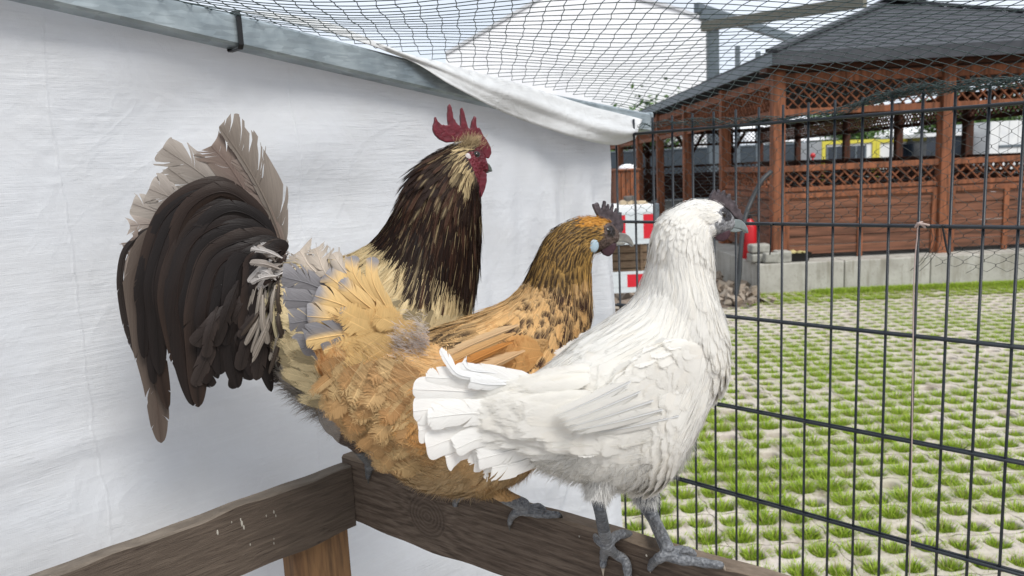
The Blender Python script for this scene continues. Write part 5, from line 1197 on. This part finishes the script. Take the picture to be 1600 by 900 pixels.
barbs(oh, Go, 8000, lambda s: .022 + 0 * s[:, 0], .00022, lambda P, s2: A3(.60, .41, .21) * np.random.default_rng(5).uniform(.55, 1.1, (len(P), 1)), M['flo'], faceO, 66, lift=.10, jit=.13, off=.010, ok2=lambda s: inpoly(s[:, 0], s[:, 1], [(500, 560), (600, 535), (690, 590), (700, 680), (640, 740), (570, 700), (520, 640)]))
# tail fan
def ctail(mode):
    def f(u, v, r):
        u = u[:, None]; v = v[:, None]
        buff = A3(.66, .45, .20) * (.9 + .15 * v); gr = A3(.165, .158, .165)
        if mode == 0: return gr * (1.0 + .25 * np.abs(u))
        if mode == 1: k = np.clip((v - .72) * 4 + .6 * np.clip(u, 0, 1), 0, 1); return buff * (1 - k) + gr * 1.5 * k
        if mode == 2: k = np.clip(u * 3 - .1, 0, 1); return buff * (1 - k) + gr * k
        return A3(.50, .43, .36) * (1 - .3 * np.abs(u))
    return f
OT = [(3, (610, 500), (500, 430), (468, 392), 26, -.008), (3, (608, 498), (520, 440), (492, 388), 24, -.004), (0, (612, 508), (500, 450), (441, 432), 24, -.004), (0, (612, 512), (505, 475), (443, 468), 24, -.002), (0, (614, 516), (510, 500), (452, 505), 25, 0.),
      (0, (616, 522), (525, 525), (470, 545), 26, .0), (0, (620, 528), (550, 548), (500, 572), 26, .004), (3, (615, 503), (545, 430), (520, 396), 16, .002), (1, (618, 505), (560, 440), (548, 400), 15, .006), (1, (622, 508), (585, 445), (580, 402), 14, .006),
      (1, (615, 508), (545, 455), (508, 428), 20, .006), (1, (616, 512), (540, 478), (492, 462), 21, .008), (1, (618, 518), (540, 500), (480, 494), 23, .010), (2, (622, 526), (545, 522), (478, 532), 26, .014), (2, (626, 530), (560, 532), (505, 548), 22, .017), (1, (625, 515), (565, 470), (530, 440), 16, .011), (1, (628, 520), (570, 500), (530, 490), 18, .015)]
for k, (md_, a, m_, c_, w, lt) in enumerate(OT):
    V, F, A = quill(oh, [(*a, lt), (*m_, lt + .004), (*c_, lt - .002)], (w * .75, w), ctail(md_), 80 + k, nb=56, frays=.32 if md_ != 3 else .7, cup=.3); link('tail_feather', fast_mesh('tail_feather', V, F, A), M['qc'], oh.root)
# soft rounded coverts at the tail root
n = 60; rg = np.random.default_rng(31); xs = rg.uniform(575, 650, n); ys = rg.uniform(500, 560, n); P = oh.U(xs, ys, .016 + rg.uniform(0, .016, n)); D = nrm(oh.U(xs - 10, ys + rg.uniform(-5, 8, n), .016) - oh.U(xs, ys, .016)); N = np.tile(oh.nr, (n, 1)); N = nrm(N - D * np.sum(N * D, 1)[:, None])
feathers('tail_coverts', oh.root, M['fo'], P, D, N, .032, .014, lambda U, V, r: A3(.70, .47, .20) * (.85 + .2 * V[..., None]) * (1 - .12 * r[:, None, None, None]), seed=33, lift=.12, curl=.15, rnd=.4)
n = 1300; xs = rg.uniform(618, 672, n); ys = 535 + rg.normal(0, 16, n) - (xs - 645) * .1; P = oh.U(xs, ys, .03 + rg.uniform(-.01, .012, n)); D = nrm(oh.U(xs - 8, ys - 4, .03) - oh.U(xs, ys, .03)) * np.ones((n, 1))
link('rump_down', fast_mesh('down', *fluff(P, D + 0, np.tile(oh.nr, (n, 1)), .011, .0002, A3(.64, .57, .53), 41, .7, .1)), M['flo'], oh.root)
# head
eye(oh, 948.5, 360.5, 6.2, hl(Qo, oh, 948, 361) - .0022)
beak(oh, [(960, 368), (966, 363), (974, 364), (981, 368), (986, 375), (988.5, 382), (987.5, 386), (983, 381), (976, 378), (968, 377), (960, 376)], [(958, 375), (968, 377), (977, 379), (974, 382), (966, 383), (958, 381)], M['beak_o'], 4.4)
plate(oh, [(927, 340), (935, 340), (931, 333), (927, 324), (926, 319), (930, 318), (933, 316), (935, 321), (939, 330), (941, 324), (944, 313), (946, 316), (945, 326), (947, 327), (950, 318), (951, 323), (950, 330), (953, 329), (957, 317), (958, 322), (956, 332), (960, 332), (963, 324), (963, 334), (966, 336), (970, 331), (970, 342), (973, 347), (973, 358), (969, 366), (960, 361), (950, 352), (940, 344)], .0048, M['comb_dark'], 'comb', .0006, 0, 0)
for sg in (1, -1): plate(oh, [(938, 391), (945, 385), (955, 380), (963, 380), (961, 388), (957, 396), (950, 401), (943, 398)], .0045, M['wattle_dark'], 'wattle', .0008, sg * .005, 3)
sph(oh, 927.5, 384, hl(Qo, oh, 927, 384) + .006, 9., M['ear_blue'], 'earlobe', .35, ry=10.5)
n = 260; xs = rg.normal(930, 4.5, n); ys = rg.normal(367, 3, n); P = oh.U(xs, ys, hl(Qo, oh, 930, 368) + .0005); D = nrm(oh.U(xs - 9, ys + 3, 0) - oh.U(xs, ys, 0))
link('ear_tuft', fast_mesh('ear_tuft', *fluff(P, D, np.tile(oh.nr, (n, 1)), .007, .00025, A3(.50, .34, .16), 43, .4, .1)), M['flo'], oh.root)

# ================================================================== ROOSTER
ro = Bird('rooster', 'tall rooster with dark arched tail and crimson comb perched at the board corner', 640, 745, 1.03, 22, 'r')
rb_ = [(425, 420, 428, 560, .5), (452, 402, 455, 612, .62), (485, 398, 492, 642, .7), (520, 397, 545, 672, .72), (552, 388, 605, 690, .72), (577, 374, 660, 660, .72), (592, 358, 700, 600, .72), (603, 342, 722, 540, .72),
       (612, 326, 737, 485, .70), (621, 308, 746, 440, .70), (630, 288, 751, 400, .70), (640, 268, 753, 365, .72), (653, 250, 753, 335, .74), (672, 237, 752, 308, .74), (694, 227, 752, 288, .70), (716, 219, 754, 277, .64), (734, 219, 759, 272, .56), (748, 228, 762, 270, .48), (757, 243, 764, 266, .4)]
Gr, Qr = ro.loft(rb_)
r1 = [ro.U(545, 640, .03), ro.U(545, 672, .034), ro.U(552, 690, .03)]; r2 = [ro.U(640, 660, -.03), ro.U(660, 700, -.035), ro.U(680, 730, -.035)]
leg(ro, r1, [46, 26, 12]); leg(ro, r2, [46, 28, 12]); h1 = onboard(577, 728, .010); h2 = onboard(722, 765, .010)
leg(ro, [r1[-1], ro.U(566, 708, .022), h1 + A3(0, 0, .006)], [11, 8, 8]); leg(ro, [r2[-1], h2 + A3(0, 0, .006)], [10, 8.5])
toe(ro, [h1, fb(576, 736, .004), fb(575, 746, .004)], (8, 7, 6, 4.5)); claw(ro, fb(575, 746, .004), A3(0, 0, -1), .008, 'claw_d')
toe(ro, [h1, onboard(592, 728, .007), onboard(604, 731, .005), onboard(612, 734, .004)], (8, 7, 6, 5))
toe(ro, [h2, onboard(738, 764, .008), onboard(752, 763, .008), onboard(766, 768, .004)], (8.5, 7.5, 7, 6)); claw(ro, onboard(766, 768, .004), onboard(770, 778, -.004) - onboard(766, 768, .004), .010, 'claw_d')
toe(ro, [h2, onboard(716, 772, .005), fb(711, 781, .003), fb(710, 789, .003)], (8, 7, 5, 4))
faceR = [(736, 236), (742, 228), (750, 228), (757, 236), (763, 250), (766, 262), (764, 275), (757, 292), (752, 304), (746, 298), (740, 285), (733, 270), (728, 258), (724, 250), (724, 240), (730, 238)]
def cfr(X, s2):
    c = np.tile(A3(.05, .03, .02), (len(X), 1)); x, y = s2[:, 0], s2[:, 1]; c[(y > 430) & (x < 520)] = A3(.22, .19, .16)
    f = inpoly(x, y, faceR); c[f] = A3(.10, .007, .013) + .08 * mott(X[f], 1300.) * A3(1, .15, .25)
    e = f & (np.hypot(x - 744, y - 242) < 9); c[e] = A3(.10, .012, .018)
    l = X[:, 2] < ro.U(560, 694)[2]; c[l] = A3(.055, .06, .065) + .10 * mott(X[l], 1400.); return c
finish_body(ro, .002, cfr)
STRAW = A3(.52, .40, .22); BLK = A3(.012, .008, .007); BRN = A3(.055, .022, .013); CREAM = A3(.68, .54, .31)
def colfun_roo(s2, uu):
    x, y = s2[:, 0], s2[:, 1]; rg = np.random.default_rng(18); k = rg.uniform(0, 1, len(x))
    nape = np.interp(y, [225, 260, 300, 350, 390, 420], [700, 645, 622, 602, 560, 540]); hackle_bottom = np.interp(x, [520, 560, 600, 650, 700, 745], [350, 368, 392, 420, 445, 462])
    hack = y < hackle_bottom; head = np.clip(1 - np.hypot((x - 735) / 38, (y - 245) / 34), 0, 1) + .8 * np.clip(1 - np.hypot((x - 728) / 18, (y - 262) / 30), 0, 1) * (x > 712)
    straw_edge = np.clip(.5 * k ** 2, 0, 1) * np.where(y < 470, 1, .5) + head * 3
    back = (x > 470) & ~hack; grey = (x <= 500) | (y > 560)
    fl = rg.uniform(0, 1, len(x))
    def f(U, V, r):
        au = np.abs(U)[..., None]; v = V[..., None]; se = straw_edge[:, None, None, None]
        e = np.clip((au - .55) * 3, 0, 1) * np.clip(se, 0, 1) * .38 + np.clip(se - .9, 0, 1)
        dark = BLK * .8 * (1 - v * .35) + BRN * v * .30 + (k[:, None, None, None] > .72) * A3(.03, .012, .006)
        strk = ((k * 7 % 1) > .90)[:, None, None, None]; ck = np.clip(1 - au * 1.6, 0, 1) * strk * .5
        c1 = dark * (1 - e) + STRAW * np.clip(e, 0, 1); c1 = c1 * (1 - ck) + STRAW * .8 * ck
        fleck = ((fl > .62)[:, None, None, None]) * np.clip((v - .5) * 6, 0, 1) * np.clip(.75 - au, 0, 1) * 1.4
        c2 = CREAM * (.85 + .2 * v); c2 = c2 * (1 - fleck) + A3(.06, .045, .03) * fleck
        c3 = A3(.33, .30, .265) * (.8 + .35 * k[:, None, None, None]) * (.8 + .3 * v) * (1 - .25 * (fl > .7)[:, None, None, None])
        c = np.where(hack[:, None, None, None], c1, np.where(grey[:, None, None, None], c3, c2)); return np.clip(c, 0, .8)
    return f
lenR = lambda s2, uu: np.where(s2[:, 1] < 470, li(uu, [0, .2, .35, .5, .65, .8, .88, 1], [.05, .050, .060, .060, .050, .028, .012, .006]), .036)
widR = lambda s2, uu: np.where((s2[:, 1] < 470) & (s2[:, 0] > 545), li(uu, [0, .35, .5, .65, .8, .88, 1], [.006, .0036, .0034, .0028, .0019, .0014, .0012]), .0080)
body_feathers(ro, Qr, Gr, None, 7800, faceR, lenR, widR, colfun_roo, M['fr'], lambda s2, P: s2[:, 0] < 757, 31, nt=8, lift=.05, curl=.05)
downy(ro, Gr, 3500, [(430, 560), (480, 590), (560, 600), (600, 700), (520, 680), (470, 650), (430, 600)], .024, .00026, A3(.34, .30, .26), M['flo'], 6)
# wing (mostly behind the buff hen)
P, D, N, uu, vv = ro.sample(Gr, 900, dens=lambda s: inpoly(s[..., 0], s[..., 1], [(500, 440), (690, 480), (700, 560), (600, 640), (480, 580)]) * 1. + 1e-6)
feathers('wing', ro.root, M['fr'], P + N * .012, D, N, .055, .010, lambda U, V, r: A3(.62, .50, .29) * (.7 + .4 * V[..., None]) * (1 - .5 * (r[:, None, None, None] > .6)), seed=35, lift=.03)
def cbr(P, s2):
    r_ = np.random.default_rng(72); k = r_.uniform(0, 1, (len(P), 1)); x, y = s2[:, 0:1], s2[:, 1:]; hk = y < np.interp(x, [520, 560, 600, 650, 700, 745], [350, 368, 392, 420, 445, 462])
    nearh = np.hypot(x - 732, y - 248) < 34; a = np.where(k < .08 + .5 * nearh, STRAW * .8, BLK * 1.2 + BRN * k * .5); return np.where(hk, a, np.where(x < 500, A3(.33, .30, .26), CREAM * (1.1 - .3 * k)))
barbs(ro, Gr, 12000, lambda s: li(s[:, 1], [215, 240, 300, 400], [.005, .012, .024, .030]), .0003, cbr, M['flo'], faceR, 63, jit=.05, lift=.05)
# saddle hackles: long pale strands falling behind the tail root
SD = []; rg = np.random.default_rng(51)
for k in range(120):
    x = rg.uniform(408, 505); y = rg.uniform(415, 500); L_ = rg.uniform(55, 110); dx = rg.uniform(-30, 22) + (x - 455) * .25; g_ = rg.uniform(0, 1); lt = rg.uniform(.02, .055)
    if x < 440: L_ *= .8
    cc = (A3(.27, .235, .20) if g_ < .5 else (A3(.44, .38, .24) if g_ < .66 else A3(.06, .045, .035))); w = rg.uniform(2.5, 5)
    SD.append(quill(ro, [(x, y, lt), (x + dx * .35 - 3, y + L_ * .5, lt + .006), (x + dx, y + L_, lt + .002)], (w, w), lambda u, v, r, cc=cc: cc * (1 - .25 * np.abs(u))[:, None], 500 + k, nb=26, frays=.35, cup=.2))
for k in range(24):
    x = rg.uniform(425, 470); y = rg.uniform(395, 440); a = rg.uniform(1.9, 3.9); L_ = rg.uniform(25, 55); g_ = rg.uniform(0, 1); lt = rg.uniform(.02, .05)
    cc = A3(.45, .42, .40) if g_ < .3 else (A3(.32, .28, .25) if g_ < .7 else A3(.05, .035, .03))
    SD.append(quill(ro, [(x, y, lt), (x + math.cos(a) * L_ * .5, y + math.sin(a) * L_ * .5 - 3, lt + .005), (x + math.cos(a) * L_, y + math.sin(a) * L_, lt)], (5, 5), lambda u, v, r, cc=cc: cc * (1 - .2 * np.abs(u))[:, None], 600 + k, nb=22, frays=.7))
link('saddle_feathers', fast_mesh('saddle', *join(SD)), M['qc'], ro.root)
# tail: light brown-grey main feathers behind, dark sickles in front
LT = A3(.25, .205, .175); LT2 = A3(.40, .34, .30)
def cl(c0, c1, tipd=0.):
    def f(u, v, r):
        a = np.abs(u)[:, None]; v = v[:, None]; k = np.clip(a * .8 + v * .3, 0, 1); return c0 * (1 - k) + c1 * k
    return f
RT_ = [([(446, 392, -.012), (418, 320, -.012), (385, 258, -.012), (343, 197, -.010)], (7, 38), A3(.14, .115, .095), A3(.25, .215, .185)),
       ([(446, 402, -.012), (432, 350, -.012), (408, 290, -.014), (384, 246, -.014)], (26, 8), A3(.16, .12, .10), A3(.26, .21, .18)),
       ([(436, 400, -.016), (395, 320, -.016), (360, 262, -.016), (330, 228, -.016)], (30, 30), A3(.14, .10, .085), A3(.24, .19, .16)),
       ([(430, 398, -.018), (370, 318, -.018), (310, 268, -.018), (254, 231, -.016)], (28, 26), A3(.22, .19, .165), A3(.36, .32, .285)),
       ([(425, 400, -.020), (350, 330, -.020), (300, 290, -.020), (262, 262, -.018)], (24, 24), A3(.21, .18, .155), A3(.34, .305, .27)),
       ([(420, 402, -.020), (340, 335, -.020), (285, 315, -.018), (233, 295, -.016)], (24, 24), A3(.23, .195, .17), A3(.37, .33, .295)),
       ([(415, 405, -.022), (320, 350, -.022), (260, 335, -.020), (207, 318, -.018)], (20, 20), A3(.26, .225, .20), A3(.39, .35, .31)),
       ([(400, 410, -.024), (300, 360, -.022), (240, 350, -.020), (203, 352, -.018)], (18, 18), A3(.24, .195, .17), A3(.38, .33, .29)),
       ([(400, 410, -.024), (300, 370, -.022), (235, 385, -.020), (207, 372, -.018)], (20, 20), A3(.15, .115, .10), A3(.26, .21, .18)),
       ([(380, 420, -.024), (280, 370, -.022), (225, 400, -.020), (212, 480, -.018)], (22, 18), A3(.19, .15, .13), A3(.30, .25, .22)),
       ([(380, 420, -.022), (262, 360, -.020), (205, 380, -.018), (188, 430, -.016), (195, 500, -.016), (214, 552, -.014), (230, 572, -.014)], (5, 5), A3(.02, .016, .014), A3(.03, .022, .02)),
       ([(380, 420, -.018), (262, 370, -.016), (216, 420, -.012), (222, 520, -.012), (242, 610, -.010), (252, 692, -.010)], (17, 17), A3(.065, .047, .038), A3(.10, .078, .064))]
for k, (pts, w, c0, c1) in enumerate(RT_):
    V, F, A = quill(ro, pts, w, cl(c0, c1), 120 + k, nb=80, frays=.36 if k < 10 else .25, cup=.1, sweep=1.1); link('tail_feather', fast_mesh('tail_feather', V, F, A), M['qc'], ro.root)
def arc(px_, peak, left, tip, l0, l1): return [(438, 402, l0), ((438 + px_) / 2 + 12, (402 + peak) / 2 - 12, l0), (px_, peak, (l0 + l1) / 2), (left[0] + (px_ - left[0]) * .32, peak + (left[1] - peak) * .28, (l0 + l1) / 2), (left[0], left[1], l1), (left[0] + (tip[0] - left[0]) * .3, (left[1] + tip[1]) / 2, l1), (tip[0], tip[1], l1)]
SK = [(340, 292, (232, 420), (262, 640), 15, -.010, .0), (335, 300, (226, 430), (225, 560), 13, -.008, .0), (345, 310, (242, 430), (250, 585), 16, -.006, .004), (350, 322, (252, 440), (300, 588), 17, -.004, .006), (352, 335, (264, 450), (296, 610), 16, -.002, .010),
      (355, 318, (245, 470), (240, 600), 14, -.002, .0), (362, 348, (278, 450), (302, 634), 18, .002, .014), (370, 362, (292, 470), (310, 560), 18, .006, .016), (378, 376, (306, 480), (310, 636), 17, .010, .020), (385, 392, (322, 480), (322, 600), 17, .014, .024), (392, 404, (340, 490), (345, 585), 17, .018, .026),
      (398, 414, (358, 500), (372, 606), 16, .02, .028), (352, 300, (270, 400), (262, 520), 15, .0, .004), (365, 330, (300, 430), (290, 520), 16, .004, .010), (400, 398, (366, 450), (352, 540), 16, .022, .030), (405, 410, (385, 480), (395, 590), 15, .024, .032), (410, 400, (392, 450), (380, 520), 14, .028, .034), (412, 420, (402, 490), (424, 612), 13, .026, .032), (415, 405, (405, 440), (400, 500), 15, .032, .038)]
for k, (px_, pk, lf, tp, w, l0, l1) in enumerate(SK):
    c0 = A3(.008, .006, .0055) if k % 3 else A3(.016, .010, .008); c1 = A3(.016, .012, .011) if k % 4 else A3(.034, .022, .017)
    V, F, A = quill(ro, arc(px_, pk, lf, tp, l0, l1), (w, w), cl(c0, c1), 150 + k, nb=84, frays=.16, cup=.3, sweep=1.0); link('tail_feather', fast_mesh('tail_feather', V, F, A), M['qc'], ro.root)
DT = []
for k in range(44):
    x = rg.uniform(335, 445); y = rg.uniform(420, 520); L_ = rg.uniform(70, 120); a = rg.normal(1.75, .28); g_ = rg.uniform(0, 1); lt = rg.uniform(.0, .034); ye = min(y + math.sin(a) * L_, 610 - abs(x - 380) * .2)
    w = rg.uniform(8, 14); cc = A3(.012, .009, .008) * (1 + 1.6 * g_)
    DT.append(quill(ro, [(x, y, lt), (x + math.cos(a) * L_ * .4 - 4, (y + ye) / 2, lt + .006), (x + math.cos(a) * L_, ye, lt)], (w, w), lambda u, v, r, cc=cc: cc * (1 + .5 * np.abs(u))[:, None], 700 + k, nb=36, frays=.35))
link('under_tail_feathers', fast_mesh('under_tail', *join(DT)), M['qc'], ro.root)
# head
eye(ro, 744, 241.5, 4.6, hl(Qr, ro, 744, 242) - .001)
beak(ro, [(755, 254), (760, 254), (764, 257), (767, 262), (768.3, 267.5), (766, 269), (762, 266), (756, 264)], [(754, 262), (762, 266), (765, 269), (760, 271), (755, 270)], M['beak_d'], 3.6)
plate(ro, [(678.5, 183), (680.5, 182.5), (683, 189), (690, 195.5), (700.5, 196.5), (699, 180), (699.5, 166), (702, 162), (704.5, 167), (707, 183), (712, 192), (717, 197), (719.5, 197), (719, 180), (719, 170), (721.5, 167.5), (724.5, 175), (728, 190), (731, 200), (734.5, 202), (736.5, 190), (741, 181), (743.5, 184), (743.5, 195), (745, 201), (748, 199), (751, 204), (754, 211), (760, 219), (766, 230), (767, 240), (763, 248), (757, 246), (752, 236), (745, 228), (735, 221), (722, 220), (710, 222), (697, 223), (686, 218), (679, 211), (675.5, 203), (676, 196), (678, 192)], .0058, M['comb_red'], 'comb', .001, 0, 3)
for sg in (1, -1): plate(ro, [(735, 262), (745, 266), (754, 266), (760, 272), (760, 284), (757, 296), (751, 310), (747.5, 310), (745, 300), (740, 290), (735, 278)], .005, M['comb_red'], 'wattle', .001, sg * .007, 4)
sph(ro, 730.5, 245.5, hl(Qr, ro, 731, 246) + .0002, 5.4, M['ear_white'], 'earlobe', .4, ry=6.2)
n = 420; xs = rg.normal(735, 9, n); ys = 224 + rg.normal(0, 4, n) + np.abs(xs - 735) * .15; P = ro.U(xs, ys, rg.uniform(.002, .014, n)); D = nrm(ro.U(xs + 2, ys - 8, 0) - ro.U(xs, ys, 0)) * np.ones((n, 1)); D = nrm(D + rg.normal(0, .5, (n, 3)))
link('crest_tuft', fast_mesh('crest_tuft', *fluff(P, D, np.tile(ro.nr, (n, 1)), .011, .0003, A3(.52, .40, .24), 53, .6, .2)), M['flo'], ro.root)
